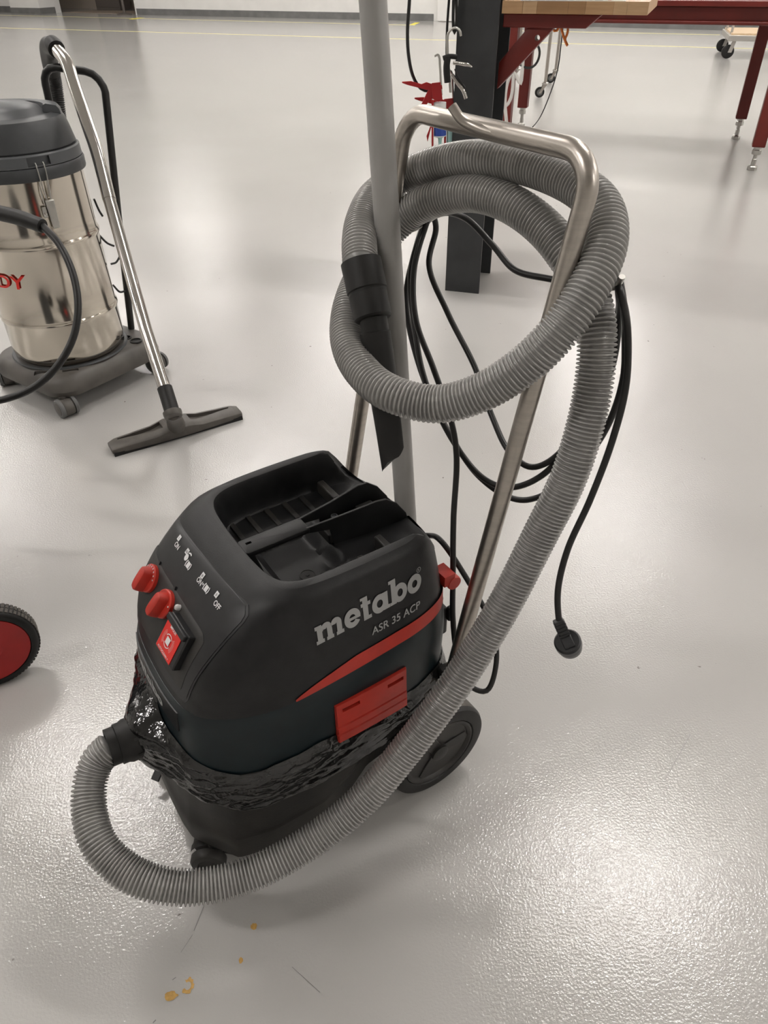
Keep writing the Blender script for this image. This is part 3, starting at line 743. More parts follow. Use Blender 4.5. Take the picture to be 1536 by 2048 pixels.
# inlet socket at the front
T = frame((-.150, 0, .256), (-1, 0, -.03), (0, 0, 1))
MB().lathe([(.030, 0), (.041, 0), (.041, .030), (.037, .036), (.030, .036)], 32, T, False, False).build('inlet_socket', 'rubber', vac)
# push handle of bent steel tube
def hl(x): return x
def hx(z): return .286 + .2 * (z - .353)
zt = 1.028; rad = .045
hp_ = [V((hx(.16), -.18, .16)), V((hx(.5), -.18, .5))] + [V((hx(zt - rad + rad * math.sin(a)), -.18 + rad - rad * math.cos(a), zt - rad + rad * math.sin(a))) for a in [PI / 2 * k / 8 for k in range(9)]]
hp_ += [V((p.x, -p.y, p.z)) for p in reversed(hp_)]
ph = MB().tube(hp_, .0125, 24).build('push_handle', 'steel', vac)
for s in (-1, 1):
    q = MB(); q.box((.268, s * .166, .235), (.03, .026, .07)); q.build('handle_bracket', 'rubber', vac, bevel=.006)
def lp(px, py, off): return loc(at_hp(px, py, off))
MB().tube(crom([lp(990, 268, -.006), lp(945, 252, -.014), lp(922, 238, -.022), lp(904, 212, -.030)], n=16), .0062, 12).build('top_hook', 'steel', ph)
MB().tube(crom([V((hx(.88), .18, .88)), lp(815, 460, .03), lp(850, 444, .05), lp(868, 432, .06), lp(884, 420, .07)], n=20), .005, 10).build('cord_hook', 'zinc', ph)
MB().tube(crom([V((hx(.89), -.18, .89)), lp(1190, 575, .05), lp(1225, 575, .055), lp(1238, 566, .05), lp(1244, 553, .045)], n=20), .004, 10).build('cord_hook', 'zinc', ph)
# red rear latch and small rear fittings
T = frame((.294, -.118, .428), (0, -1, 0), (0, 0, 1))
q = MB(); q.lathe([(.0, 0), (.0125, 0), (.0125, .022), (.0115, .024), (0, .024)], 24, T, False, False); q.box((.284, -.126, .439), (.020, .030, .020)); q.build('rear_latch', 'red', vac)
q = MB(); q.box((.298, -.100, .315), (.020, .03, .06)); q.build('rear_bracket', 'rubber', vac, bevel=.004)
q = MB(); q.box((.310, -.118, .335), (.014, .010, .03)); q.build('rear_clip', 'rubber', vac, bevel=.003)
# wand holder behind the body
q = MB(); q.lathe([(.019, .26), (.024, .26), (.024, .33), (.019, .33)], 24, Matrix.Translation((.300, -.062, 0)) @ Matrix.Rotation(0, 4, 'X'), False, False); q.build('wand_holder', 'rubber', vac)
q = MB(); q.box((.285, -.062, .30), (.03, .03, .04)); q.build('holder_arm', 'rubber', vac)

# ------------------------------------------------------------------ grey wand standing behind the vacuum
PA = wor(.291, -.013, .48); PB = wor(.364, .176, 1.157); pdv = (PB - PA)
wand = thing('suction_wand', 'grey two-piece suction tube standing upright behind the vacuum', 'suction tube', PA - pdv * (.22 / pdv.z))
og = V(wand.location)
def wp(z): return PA + pdv * ((z - .48) / pdv.z) - og
zs = at_t(790, 716, 1.1); zj = .655
MB().tube([wp(.26), wp(.60), wp(zj + .01)], .0168, 32).build('lower_tube', 'wand', wand)
MB().tube([wp(zj), wp(zj + .012), wp(zj + .02), wp(.9), wp(1.2), wp(1.62)], [.0184, .0184, .0182, .0182, .0182, .0182], 32).build('upper_tube', 'wand', wand)

# ------------------------------------------------------------------ corrugated hose
def corr(pts, D, pitch, depth, segs=26):
    line = crom(pts, step=pitch / 8)
    m = len(line); rr = []
    for i in range(m):
        a = abs((i % 8) / 8 - .5) * 2      # 0 crest, 1 valley
        rr.append(D / 2 - depth * (0.0 if a < .1 else (.08 if a < .3 else (.34 if a < .6 else (1.0 if a < .8 else 1.0)))))
    return line, rr
hose_px = [(222, 1494, 1.082), (196, 1520, 1.078), (181, 1562, 1.07), (178, 1615, 1.055), (193, 1678, 1.035), (233, 1728, 1.025), (300, 1764, 1.02), (387, 1774, 1.03), (500, 1748, 1.05), (626, 1680, 1.072), (730, 1595, 1.082), (820, 1490, 1.082), (915, 1362, 1.07), (1003, 1220, 1.045), (1080, 1070, 1.008), (1135, 960, .972), (1168, 860, .945), (1187, 770, .925), (1194, 690, .912),
    (1190, 630, .912), (1172, 570, .915), (1140, 520, .92), (1100, 468, .935), (1050, 425, .955), (990, 395, .985), (930, 387, 1.02), (870, 400, 1.06), (820, 425, 1.092), (772, 472, 1.115), (735, 530, 1.115), (708, 585, 1.09), (695, 635, 1.06), (697, 690, 1.025), (722, 740, .99), (775, 784, .957), (870, 808, .935), (960, 786, .91), (1050, 730, .878), (1120, 660, .850), (1175, 580, .838), (1212, 490, .842), (1205, 420, .862), (1160, 375, .89), (1060, 332, .945), (960, 318, 1.0), (870, 330, 1.062), (800, 358, 1.105), (752, 392, 1.09), (726, 440, 1.045), (719, 485, 1.01), (721, 530, .992)]
hpts = [at_t(*p) for p in hose_px]
hose = thing('suction_hose', 'grey ribbed suction hose looped over the steel handle and plugged into the front', 'hose', V((hpts[7].x, hpts[7].y, 0.12)))
ho = V(hose.location)
line, rr = corr([p - ho for p in hpts], .0505, .0056, .0046)
MB().tube(line, rr, 24).build('ribbed_tube', 'hose', hose, ang=180)
# front cuff
ca = wor(-.160, 0, .256) - ho; cb = hpts[0] - ho; cdv = (cb - ca)
L_ = cdv.length; T = frame(ca, cdv)
cf = MB(); cf.lathe([(.028, 0), (.0335, .0), (.0335, L_ - .024), (.031, L_ - .018), (.031, L_ - .010), (.0285, L_ - .009), (.0285, L_ + .004), (.02, L_ + .004)], 40, T, False, False)
cuff = cf.build('front_cuff', 'rubber', hose)
for k in range(8):
    a = k * PI / 4; rb = MB(); rb.box((0, 0, 0), (.0022, .004, .034)); Tk = T @ Matrix.Rotation(a, 4, 'Z') @ Matrix.Translation((.0335, 0, L_ - .048)); rb.map(lambda p: Tk @ p); rb.build('cuff_rib', 'rubber', cuff)
# cuff and crevice nozzle at the free end
na = at_t(722, 524, .994) - ho; nb = at_t(747, 640, .995) - ho; nc = at_t(786, 918, 1.04) - ho
dn = (nb - na); ln = dn.length; T = frame(na, dn, V((1, 0, 0)))
e = MB(); e.lathe([(.024, 0), (.0285, 0), (.0285, ln * .50), (.0265, ln * .52), (.0265, ln * .55), (.0272, ln * .56), (.0262, ln * .96), (.024, ln * .99), (.020, ln)], 36, T, True, False); e.build('end_cuff', 'rubber', hose)
dv2 = (nc - nb); l2 = dv2.length; dz = dv2.normalized(); view = ((nb + ho) - CAM).normalized()
sx_ = dz.cross(view).normalized(); sy_ = sx_.cross(dz)     # sx across the picture, sy towards depth
nz = MB(); rows = []
for t, hw_, hd_ in ((-.02, .0195, .0195), (.08, .0195, .0195), (.085, .0215, .0215), (.30, .0215, .021), (.40, .0212, .019), (.52, .0205, .0145), (.66, .0195, .0105), (.80, .0188, .0085), (1.0, .018, .0075)):
    c = nb + dv2 * t; ring = []
    for i in range(32):
        a = 2 * PI * i / 32; ex = lerp(1.0, .45, sstep(.35, .8, t)); cs, sn = math.cos(a), math.sin(a)
        off = sx_ * (hw_ * math.copysign(abs(cs) ** ex, cs)) + sy_ * (hd_ * math.copysign(abs(sn) ** ex, sn))
        extra = dz * (.016 * (1 if t == 1.0 else 0) * (cs))
        ring.append(c + off - extra)
    rows.append(ring)
nz.rings(rows, True, True, True); nz.build('crevice_nozzle', 'rubber', hose)

# ------------------------------------------------------------------ mains cord with plug
cp = []
def C(px, py, off): cp.append(at_hp(px, py, off))
def Ct(px, py, t): cp.append(at_t(px, py, t))
for p in ((.285, -.03, .45), (.31, -.05, .455)): cp.append(wor(*p))
Ct(880, 1080, 1.135); Ct(935, 1160, 1.16); Ct(985, 1255, 1.18); Ct(992, 1330, 1.19); Ct(972, 1382, 1.2); Ct(938, 1370, 1.2); Ct(915, 1310, 1.19)
Ct(906, 1240, 1.165); Ct(906, 1150, 1.13); Ct(907, 1040, 1.10); Ct(913, 910, 1.09); Ct(902, 840, 1.085); Ct(868, 740, 1.09); Ct(832, 640, 1.10); Ct(828, 540, 1.11); C(848, 462, .045); C(862, 428, .055); C(872, 455, .075)
Ct(858, 530, 1.13); Ct(895, 625, 1.13); Ct(950, 735, 1.11); Ct(985, 835, 1.09); Ct(1020, 905, 1.06); Ct(1062, 934, 1.04); Ct(1115, 910, 1.01); Ct(1185, 800, .985); Ct(1226, 680, .955); Ct(1240, 600, .93); C(1238, 556, .065); C(1246, 600, .06)
Ct(1250, 670, .92); Ct(1246, 760, .94); Ct(1205, 870, .98); Ct(1120, 970, 1.03); Ct(1040, 1000, 1.08); Ct(960, 955, 1.12); Ct(890, 850, 1.14); Ct(838, 730, 1.15); Ct(812, 600, 1.15); Ct(828, 510, 1.14); C(852, 446, .08); C(880, 428, .095)
Ct(930, 436, 1.09); Ct(985, 490, 1.05); Ct(1030, 540, 1.02); Ct(1090, 556, .99); Ct(1170, 566, .955); C(1225, 562, .075); C(1242, 590, .045)
Ct(1255, 660, .885); Ct(1252, 770, .90); Ct(1225, 880, .925); Ct(1180, 1000, .955); Ct(1135, 1100, .985); Ct(1116, 1180, 1.01); Ct(1118, 1240, 1.03)
Ct(1124, 1268, 1.037)
crd = thing('mains_cord', 'black mains cord coiled over the handle hooks with its plug hanging free', 'power cord', V((cp[0].x, cp[0].y, .0)))
crd.location = V((cp[4].x, cp[4].y, .2)); co = V(crd.location)
MB().tube(crom([p - co for p in cp], step=.006), .0046, 10).build('cable', 'cord', crd, ang=180)
# second hanging turn of the same cord
cp = []
C(845, 455, .06); Ct(822, 540, 1.13); Ct(830, 660, 1.13); Ct(850, 760, 1.125); Ct(905, 880, 1.11); Ct(965, 955, 1.09); Ct(1020, 975, 1.06); Ct(1085, 950, 1.03); Ct(1160, 860, .99); Ct(1222, 740, .96); Ct(1238, 640, .94); C(1236, 560, .07)
MB().tube(crom([p - co for p in cp], step=.006), .0046, 10).build('cable_turn', 'cord', crd, ang=180)
p0 = at_t(1117, 1243, 1.03) - co; p1 = at_t(1137, 1288, 1.045) - co; ud = (p1 - p0).normalized()
vw = ((p1 + co) - CAM).normalized(); fz = (vw * .75 + ud * .55).normalized()
sl = MB(); side_ = ud.cross(vw).normalized(); up_ = side_.cross(ud)
Rm = Matrix((side_, up_, ud)).transposed(); sl.box(p0 + ud * .012, (.015, .011, .030), Rm); plug = sl.build('plug', 'plug', crd, bevel=.002)
for k in range(4): rb = MB(); rb.box(p0 + ud * (.004 + .006 * k), (.0165, .0125, .0022), Rm); rb.build('plug_rib', 'plug', plug)
T = frame(p1 - fz * .012, fz)
MB().lathe([(0, 0), (.017, 0), (.0195, .003), (.0195, .013), (.0175, .015), (.0175, .026), (.016, .029), (0, .029)], 36, T, False, False).build('plug_body', 'plug', plug)
T2 = frame(p1 - fz * .014, fz, ud); q = MB(); q.prism([(-.016, -.008), (.012, -.008), (.012, .008), (-.016, .008)], -.002, .004, T2); q.build('plug_back', 'plug', plug, bevel=.0015)
for s in (-1, 1):
    Tp = frame(p1 + fz * .016 + side_ * (s * .0095), fz); q = MB(); q.lathe([(.0024, 0), (.0024, .017), (.0015, .019), (0, .019)], 12, Tp, False, False); q.build('plug_pin', 'zinc', plug)

# ================================================================== STEEL DRUM VACUUM
D = V((-1.0909, 2.361, 0)); da = math.radians(55)
drum = thing('drum_vacuum', 'polished steel drum vacuum with dark grey head on a wheeled base', 'vacuum cleaner', D)
def tri_bead(z, r): return [(r, z - .012), (r + .004, z - .006), (r + .0045, z), (r + .002, z + .006), (r - .001, z + .012)]
prof = [(0, .125), (.150, .125), (.170, .135), (.181, .155), (.1835, .175)] + tri_bead(.275, .1835) + tri_bead(.515, .1815) + [(.180, .56), (.179, .715)]
MB().lathe(prof, 96, None, False, False).build('steel_tank', 'tanksteel', drum, ang=60)
MB().lathe([(.178, .700), (.190, .700), (.1915, .704), (.1915, .728), (.188, .734), (.17, .734)], 96, None, False, False).build('rim_band', 'greyhead', drum)
ringo = MB().lathe([(.165, .735), (.176, .735), (.1875, .736), (.186, .764), (.182, .768), (.165, .768), (.165, .735)], 96, None, False, False).build('head_ring', 'greyring', drum)
MB().lathe([(.170, .766), (.1705, .772), (.170, .774)], 96, None, False, False).build('head_gap', 'greyhead', drum)
hdn = MB().lathe([(.166, .772), (.179, .773), (.178, .778), (.170, .815), (.164, .836), (.158, .845), (.132, .851), (.120, .848), (.112, .850), (.098, .866), (.07, .876), (0, .882)], 96, None, False, False).build('motor_head', 'greyhead', drum)
cv = MB(); rows = []
for k in range(41):
    a = math.radians(8 + 160 * k / 40); rows.append([V((r_ * math.cos(a), r_ * math.sin(a), z)) for r_, z in ((.160, .840), (.157, .858), (.150, .867), (.122, .872), (.112, .868), (.108, .845))])
cv.rings(rows, True, True, True); cv.build('head_cover', 'greyring', drum)
q = MB(); q.box((-.09, .02, .884), (.10, .03, .012), Matrix.Rotation(.3, 3, 'Z')); q.build('carry_grip', 'greyhead', drum, bevel=.004)
# black recess and wire clip on the near side
ca_ = math.atan2(-.93, .37)
def on_drum(ang, r, z): return V((r * math.cos(ang), r * math.sin(ang), z))
ang0 = math.radians(-50)
pk = MB(); rows = []
for d in range(-8, 14, 2): rows.append([on_drum(ang0 + math.radians(d), r_, z) for r_, z in ((.1765, .739), (.22, .739), (.22, .762), (.1765, .762))])
carve(ringo, pk.rings(rows, True, True, True))
aC = ang0 + math.radians(1)
Tc = frame(on_drum(aC, .188, .61), (math.cos(aC), math.sin(aC), 0), (0, 0, 1))
q = MB(); q.prism([(-.040, -.010), (.040, -.013), (.040, .013), (-.040, .010)], 0, .010, Tc); clip = q.build('clip_lever', 'zinc', drum, bevel=.003)
for d in (-3.2, 3.2):
    a_ = aC + math.radians(d)
    pts = [on_drum(a_, .189, .745), on_drum(a_, .1945, .748), on_drum(a_, .198, .735), on_drum(aC + math.radians(d * .9), .196, .70), on_drum(aC + math.radians(d * .6), .192, .655), on_drum(aC + math.radians(d * .5), .189, .645)]
    MB().tube(crom(pts, n=20), .0019, 8).build('clip_wire', 'zinc', clip)
    pts = [on_drum(a_ - .01, .189, .70), on_drum(a_ - .03, .193, .66), on_drum(a_ - .02, .19, .635)]
    MB().tube(crom(pts, n=12), .0015, 8).build('clip_wire', 'zinc', clip)
q = MB(); q.prism([(-.008, .013), (.022, .013), (.022, .026), (-.008, .026)], -.004, .003, Tc); q.build('clip_plate', 'zinc', clip, bevel=.002)
MB().lathe([(.004, 0), (.004, .003), (0, .004)], 12, Tc @ Matrix.Translation((.004, .020, .003)), False, False).build('clip_rivet', 'chrome', clip)
# red letters on the drum
tx = text2d('DY', 1.0, .015, .1, 1.0)
aR = math.atan2(at_t(0, 560, 2.0).y - D.y, 0)
def surf_ang(px, py, r=.186):
    d = ray(px, py); a = d.x ** 2 + d.y ** 2; ox, oy = CAM.x - D.x, CAM.y - D.y; b = d.x * ox + d.y * oy; c = ox * ox + oy * oy - r * r
    t = (-b - math.sqrt(max(0, b * b - a * c))) / a; p = CAM + d * t; return math.atan2(p.y - D.y, p.x - D.x), p.z
aL, zL = surf_ang(-2, 577); aRr, zR = surf_ang(56, 577); tw = max(p.x for p in tx.v)
zT = surf_ang(30, 552)[1]; zB = surf_ang(30, 578)[1]
tx.map(lambda p: on_drum(lerp(aL, aRr, p.x / tw), .1865, zB + p.y / .72 * (zT - zB))); tx.build('drum_lettering', 'redprint', drum, smooth=False)
# wheeled base
bs = MB(); hs = .205; base_pts = []
def sq(hs, r, n=8):
    out = []
    for cx_, cy_, a0 in ((hs - r, hs - r, 0), (-hs + r, hs - r, 90), (-hs + r, -hs + r, 180), (hs - r, -hs + r, 270)):
        for k in range(n + 1): a = math.radians(a0 + 90 * k / n); out.append((cx_ + r * math.cos(a), cy_ + r * math.sin(a)))
    return out
Rb = Matrix.Rotation(da, 3, 'Z')
rows = []
for z, h_ in ((.056, .195), (.061, .204), (.08, .209), (.105, .204), (.122, .192), (.130, .178), (.131, .15)): rows.append([Rb @ V((x * (1.2 if x > 0 else 1), y, z)) for x, y in sq(h_, .085)])
bs.rings(rows, True, True, True); bse = bs.build('wheeled_base', 'trolley', drum)
MB().lathe([(.185, .128), (.192, .131), (.189, .136), (.18, .136)], 64, None, False, False).build('base_lip', 'greyhead', bse)
for x, y in ((-.10, -.165), (-.17, -.09), (.175, -.16)):
    pass
for ang_, ln_ in ((-100, .05), (-72, .05)):
    a = math.radians(ang_); carve(bse, MB().box((.2005 * math.cos(a), .2005 * math.sin(a), .130), (.012, ln_, .030), Matrix.Rotation(a, 3, 'Z')))
def dcaster(x, y, a):
    p = Rb @ V((x, y, 0)); T = Matrix.Translation(p) @ Matrix.Rotation(a, 4, 'Z')
    q = MB(); q.lathe([(.012, .03), (.012, .065)], 12, T); o = q.build('base_caster', 'trolley', drum)
    hood = MB(); Th = T @ frame((.012, -.016, .030), (0, 1, 0), (0, 0, 1)); hood.lathe([(0, 0), (.028, 0), (.029, .003), (.029, .030), (.027, .033), (0, .033)], 28, Th, False, False); hood.build('caster_body', 'trolley', o)
    for s in (-1, 1):
        Tw = T @ frame((.012, s * .018, .0315), (0, s, 0), (0, 0, 1)); w_ = MB(); w_.lathe([(0, 0), (.0315, 0), (.0315, .009), (.029, .012), (.021, .012)], 28, Tw, False, False); w_.build('caster_wheel', 'wheelgrey', o)
        MB().lathe([(.021, .010), (.020, .013), (0, .014)], 24, Tw, False, False).build('caster_cap', 'trolley', o)
for x, y, a in ((-.182, -.172, -.75), (.205, -.165, -.4), (.20, .17, 1), (-.17, .17, 2)): dcaster(x, y, a)
for x, y, r_ in ((.150, -.112, .018), (.152, -.160, .021)):
    p = Rb @ V((x, y, 0)); MB().lathe([(r_, .128), (r_, .1335), (r_ - .004, .1345), (r_ - .005, .131), (0, .131)], 24, Matrix.Translation(p), True, False).build('base_socket', 'rubber', bse)
# push frame of black tube
fr = at_z(268, 655, .13) - D; fd = math.hypot(fr.x + D.x, fr.y + D.y)
dirL = Rb @ V((0, 1, 0)); 
tR = at_d(205, 158, fd + .02) - D; tL = at_d(84, 142, fd + .10) - D
A_ = V((tR.x, tR.y, tR.z)); B_ = tL
A0 = V((fr.x, fr.y, .13)) - (Rb @ V((.012, 0, 0))); B0 = Rb @ V((.205, .115, .12))
dA = (B_ - A_).normalized()
pts = [A0, A0.lerp(A_, .5), A_ - V((0, 0, .035))] + [A_ + V((0, 0, -.035 + .05 * math.sin(t))) + dA * (.05 - .05 * math.cos(t)) for t in (.3, .7, 1.1, 1.57)]
pts += [B_ + V((0, 0, -.035 + .05 * math.sin(t))) - dA * (.05 - .05 * math.cos(t)) for t in (1.57, 1.1, .7, .3)] + [B_ - V((0, 0, .035)), B0.lerp(B_, .5), B0]
MB().tube(pts, .0115, 16).build('push_frame', 'cord', drum)
# cords at the back of the drum
for z0 in ((.50, .46), (.41, .37), (.33, .30)):
    pass
for (x0, y0), (x1, y1), sag in (((188, 398), (205, 432), .0), ((198, 470), (228, 492), .0), ((222, 528), (240, 512), .0), ((226, 570), (250, 582), .02)):
    a, b = at_d(x0, y0, 2.62) - D, at_d(x1, y1, 2.64) - D; MB().tube(crom([a, (a + b) / 2 - V((0, 0, .008 + sag * .3)), b], n=10), .0035, 8).build('rear_cord', 'cord', drum)

# ------------------------------------------------------------------ floor wand of the drum vacuum
nA_ = at_z(228, 914); nB_ = at_z(487, 838); nM = (nA_ + nB_) / 2; nd = (nB_ - nA_).normalized(); nn = V((-nd.y, nd.x, 0))
wv = thing('floor_wand', 'chrome suction tube leaning on the drum vacuum with a wide floor brush', 'suction tube', nM + nn * .03, math.atan2(nd.y, nd.x))
wo = V(wv.location); Rw = Matrix.Rotation(-math.atan2(nd.y, nd.x), 3, 'Z')
def wl(p): return Rw @ (p - wo)
wl_pts = [wl(at_t(334, 790, 1.965)), wl(at_t(292, 660, 2.0)), wl(at_t(219, 400, 2.055)), wl(at_t(196, 310, 2.075)), wl(at_t(174, 245, 2.09)), wl(at_t(150, 175, 2.11)), wl(at_t(133, 125, 2.125)), wl(at_t(112, 97, 2.15))]
lowp = [wl_pts[0], wl_pts[1], wl_pts[2]]
MB().tube(lowp, .0175, 24).build('lower_tube', 'chrome', wv)
MB().tube(crom(wl_pts[2:], n=40), .0188, 24).build('bent_tube', 'chrome', wv)
tipd = (wl_pts[-1] - wl_pts[-2]).normalized(); endp = wl_pts[-1]
MB().tube([endp - tipd * .005, endp + tipd * .01, endp + tipd * .03], [.025, .026, .023], 24).build('end_cuff', 'rubber', wv)
# brush head
hl_ = (nB_ - nA_).length / 2 ; bh = MB()
secs = []
for x, dp, ht in ((-hl_, .026, .020), (-hl_ + .02, .032, .026), (-.075, .040, .032), (-.03, .042, .046), (.03, .042, .046), (.075, .040, .032), (hl_ - .02, .032, .026), (hl_, .026, .020)):
    secs.append([V((x, -dp, .008)), V((x, -dp, .006 + ht * .72)), V((x, -dp * .72, .008 + ht * .8)), V((x, dp * .85, .008 + ht * .8)), V((x, dp, .006 + ht * .72)), V((x, dp, .008))])
bh.rings(secs, True, True, True); bo = bh.build('brush_head', 'brush', wv, bevel=.002)
def brush_top(x, f):                 # f = 0 at the ridge, 1 at the rear edge
    ax_b = abs(x); ht = interp([(.03, .046), (.075, .032), (hl_ - .02, .026), (hl_, .020)], ax_b); dp = interp([(.03, .042), (.075, .040), (hl_ - .02, .032), (hl_, .026)], ax_b)
    return V((x, lerp(-dp * .35, dp * .8, f), .008 + ht * .8 + .0007))
for s in (-1, 1):
    xs = [lerp(.045, hl_ - .03, k / 8) for k in range(9)]; q = MB()
    sec = []
    for k, x in enumerate(xs):
        a_, b_ = brush_top(s * x, lerp(.05, .70, k / 8)), brush_top(s * x, lerp(.92, .84, k / 8)); dn_, up_2 = V((0, 0, -.012)), V((0, 0, .03))
        sec.append([a_ + dn_, b_ + dn_, b_ + up_2, a_ + up_2])
    carve(bo, q.rings(sec, True, True, True))
q = MB(); q.box((0, -.028, .006), (hl_ * 1.97, .010, .012)); q.box((0, .024, .006), (hl_ * 1.97, .010, .012)); q.build('bristle_strip', 'bristle', bo)
j0 = V((0, .01, .045)); j1 = wl(at_t(345, 826, 1.955)); j2 = wl_pts[0]
MB().tube([j0 - V((0, .012, .02)), j0.lerp(j1, .5), j1], [.029, .0225, .0205], 24).build('swivel_neck', 'brush', wv)
dd_ = (j2 - j1).normalized()
MB().tube([j1 - dd_ * .012, j1 - dd_ * .004, j1 + dd_ * .004, j1 + dd_ * .006], [.0235, .0255, .0255, .022], 24).build('neck_collar', 'brush', wv)
MB().tube([j1, j2, j2 + (wl_pts[1] - j2).normalized() * .022], [.0205, .0205, .0205], 24).build('neck_sleeve', 'rubber', wv)
# black ribbed hose rising behind the drum to the wand
hh = [at_t(112, 97, 2.15), at_t(97, 93, 2.24), at_t(100, 125, 2.36), at_t(110, 165, 2.44), at_t(117, 215, 2.48), at_t(121, 260, 2.52), at_t(123, 330, 2.55)]
bhz = thing('black_hose', 'black ribbed hose hanging behind the drum vacuum', 'hose', V((hh[-1].x, hh[-1].y, .5))); bo_ = V(bhz.location)
line, rr = corr([p - bo_ for p in hh[1:]], .046, .0062, .0030)
MB().tube(line, rr, 20).build('ribbed_tube', 'cord', bhz, ang=180)
T0 = [p - bo_ for p in hh[0:4]]
MB().tube(crom([T0[0], T0[1], T0[2], T0[2].lerp(T0[3], .5)], n=20), .0255, 24).build('hose_elbow', 'rubber', bhz)
# thick black cable at the picture's left
cpx = [(-60, 412, 1.80), (-10, 424, 1.79), (40, 436, 1.775), (85, 452, 1.76), (118, 488, 1.75), (145, 545, 1.745), (156, 610, 1.745), (148, 670, 1.75), (120, 725, 1.755), (75, 770, 1.76), (25, 794, 1.765), (-40, 806, 1.77), (-110, 800, 1.79)]
cpt = [at_t(*p) for p in cpx]
cg = thing('black_cable', 'thick black cable with a grip sleeve curving in front of the drum vacuum', 'cable', V((cpt[9].x, cpt[9].y, .2))); cgo = V(cg.location)
MB().tube(crom([p - cgo for p in cpt[3:]], step=.01), .0088, 14).build('cable', 'cord', cg)
MB().tube(crom([p - cgo for p in cpt[:4]], n=20), [.0185] * 17 + [.0175, .0175, .0178, .0165], 20).build('grip_sleeve', 'rubber', cg)
# red wheel of the machine at the left
rwd = V((math.cos(math.radians(30)), math.sin(math.radians(30)), 0)); rwn = V((rwd.y, -rwd.x, 0))
rw = thing('wheeled_cart', 'cart wheel with a plain red disc and black treaded tyre', 'cart', V((-.8, .975, 0)))
T = frame(V((0, 0, .10)), rwn, V((0, 0, 1)))
ty = MB().lathe([(.07, -.042), (.088, -.043), (.096, -.040), (.0995, -.033), (.0995, -.009), (.096, -.003), (.089, .0), (.083, -.001), (.082, -.004)], 72, T, True, False).build('tyre', 'rubber', rw)
for k in range(72):
    Tk = T @ Matrix.Rotation(2 * PI * k / 72, 4, 'Z')
    q = MB(); 
    for s in (-1, 1): q.add([Tk @ V((.0995, -.0030, -.021 + s * .001)), Tk @ V((.0995, .0030, -.021 + s * .001)), Tk @ V((.0995, .0030 + s * .0036 + (0 if s > 0 else 0), -.021 + s * .014)), Tk @ V((.0995, -.0030 + s * .0036, -.021 + s * .014)), Tk @ V((.1008, -.0026, -.021 + s * .001)), Tk @ V((.1008, .0026, -.021 + s * .001)), Tk @ V((.1008, .0026 + s * .0036, -.021 + s * .014)), Tk @ V((.1008, -.0026 + s * .0036, -.021 + s * .014))], [(4, 5, 6, 7), (0, 1, 5, 4), (1, 2, 6, 5), (2, 3, 7, 6), (3, 0, 4, 7)])
    q.build('tread_block', 'tyre_tread', ty)
MB().lathe([(.0825, -.008), (.081, -.0015), (.074, -.002), (.030, -.006), (.024, -.002), (0, -.001)], 64, T, False, False).build('red_disc', 'redhub', rw)
MB().tube([V((0, 0, .10)) - rwn * .04, V((0, 0, .10)) - rwn * .42], .010, 14).build('axle', 'zinc', rw)
MB().lathe([(0, .06), (.150, .06), (.168, .08), (.170, .36), (.176, .365), (.176, .39), (.160, .42), (.09, .46), (0, .47)], 48, Matrix.Translation(-rwn * .24 - rwd * .18), False, False).build('cart_body', 'greyhead', rw)

# ================================================================== STEEL COLUMN AND BENCH
cA = at_z(890, 581); cB = at_z(957, 588); cx_ = (cB - cA).normalized(); cy_ = V((-cx_.y, cx_.x, 0)); cm = (cA + cB) / 2; ca_ = math.atan2(cx_.y, cx_.x)
col = thing('steel_column', 'dark grey painted steel H-section column beside the wooden worktop', 'column', cm, ca_)
wf = (cB - cA).length; dep = .287; Hc = CEIL - .02
MB().box((0, .006, Hc / 2), (wf, .012, Hc)).build('front_flange', 'column', col, bevel=.0015)
MB().box((0, dep - .006, Hc / 2), (wf, .012, Hc)).build('rear_flange', 'column', col, bevel=.0015)
MB().box((0, dep / 2, Hc / 2), (.009, dep - .024, Hc)).build('web', 'column', col, smooth=False)
# wooden worktop on a red bracket
ba = math.radians(-20); bX = V((math.cos(ba), math.sin(ba), 0)); bY = V((-bX.y, bX.x, 0))
P0 = at_d(1003, 27, math.hypot(cB.x, cB.y) + .0) ; zb = P0.z
def along(px, py, p0, z):                       # length along the bench direction that meets column px
    best = min(((abs(proj_x(p0 + bX * (s / 200.0)) - px)), s / 200.0) for s in range(0, 500)); return best[1]
def proj_x(p):
    d = p - CAM; return 768 + F * d.dot(CR) / d.dot(FW)
P0 = V((cB.x, cB.y, zb)) + bX * .008
Lw = along(1296, 29, P0, zb)
wt = thing('wooden_worktop', 'thick beech block worktop cantilevered from the dark steel column', 'worktop', P0, ba)
x = 0.0; k = 0
while x < Lw - .005:
    wd_ = min([.075, .05, .11, .06, .095, .045, .085][k % 7], Lw - x)
    MB().box((x + wd_ / 2, .30, .019), (wd_ - .0004, .60, .038)).build('wood_block', WOODS[(k * 2 + k // 3) % 3], wt, smooth=False, bevel=.0006); x += wd_; k += 1
br = thing('red_bracket', 'dark red steel bracket with diagonal brace under the wooden worktop', 'bracket', V((P0.x, P0.y, zb - .45)), ba)
s1 = along(1203, 29, P0, zb); s2 = along(1173, 58, P0, zb)
def zat(px, py, s): return at_d(px, py, math.hypot((P0 + bX * s).x, (P0 + bX * s).y)).z
zlow = zat(1100, 58, .2) - (zb - .45)
Tb = frame((0, .05, 0), (0, -1, 0), (1, 0, 0))      # x along bench, y -> z up
Tb = Matrix(((1, 0, 0, 0), (0, 0, 1, 0), (0, 1, 0, 0), (0, 0, 0, 1)))
MB().prism([(0, zlow), (s2, zlow), (s1, .448), (0, .448)], .035, .105, Tb).build('bracket_arm', 'redpaint', br, bevel=.003)
sA = along(1100, 60, P0, zb); za = zlow
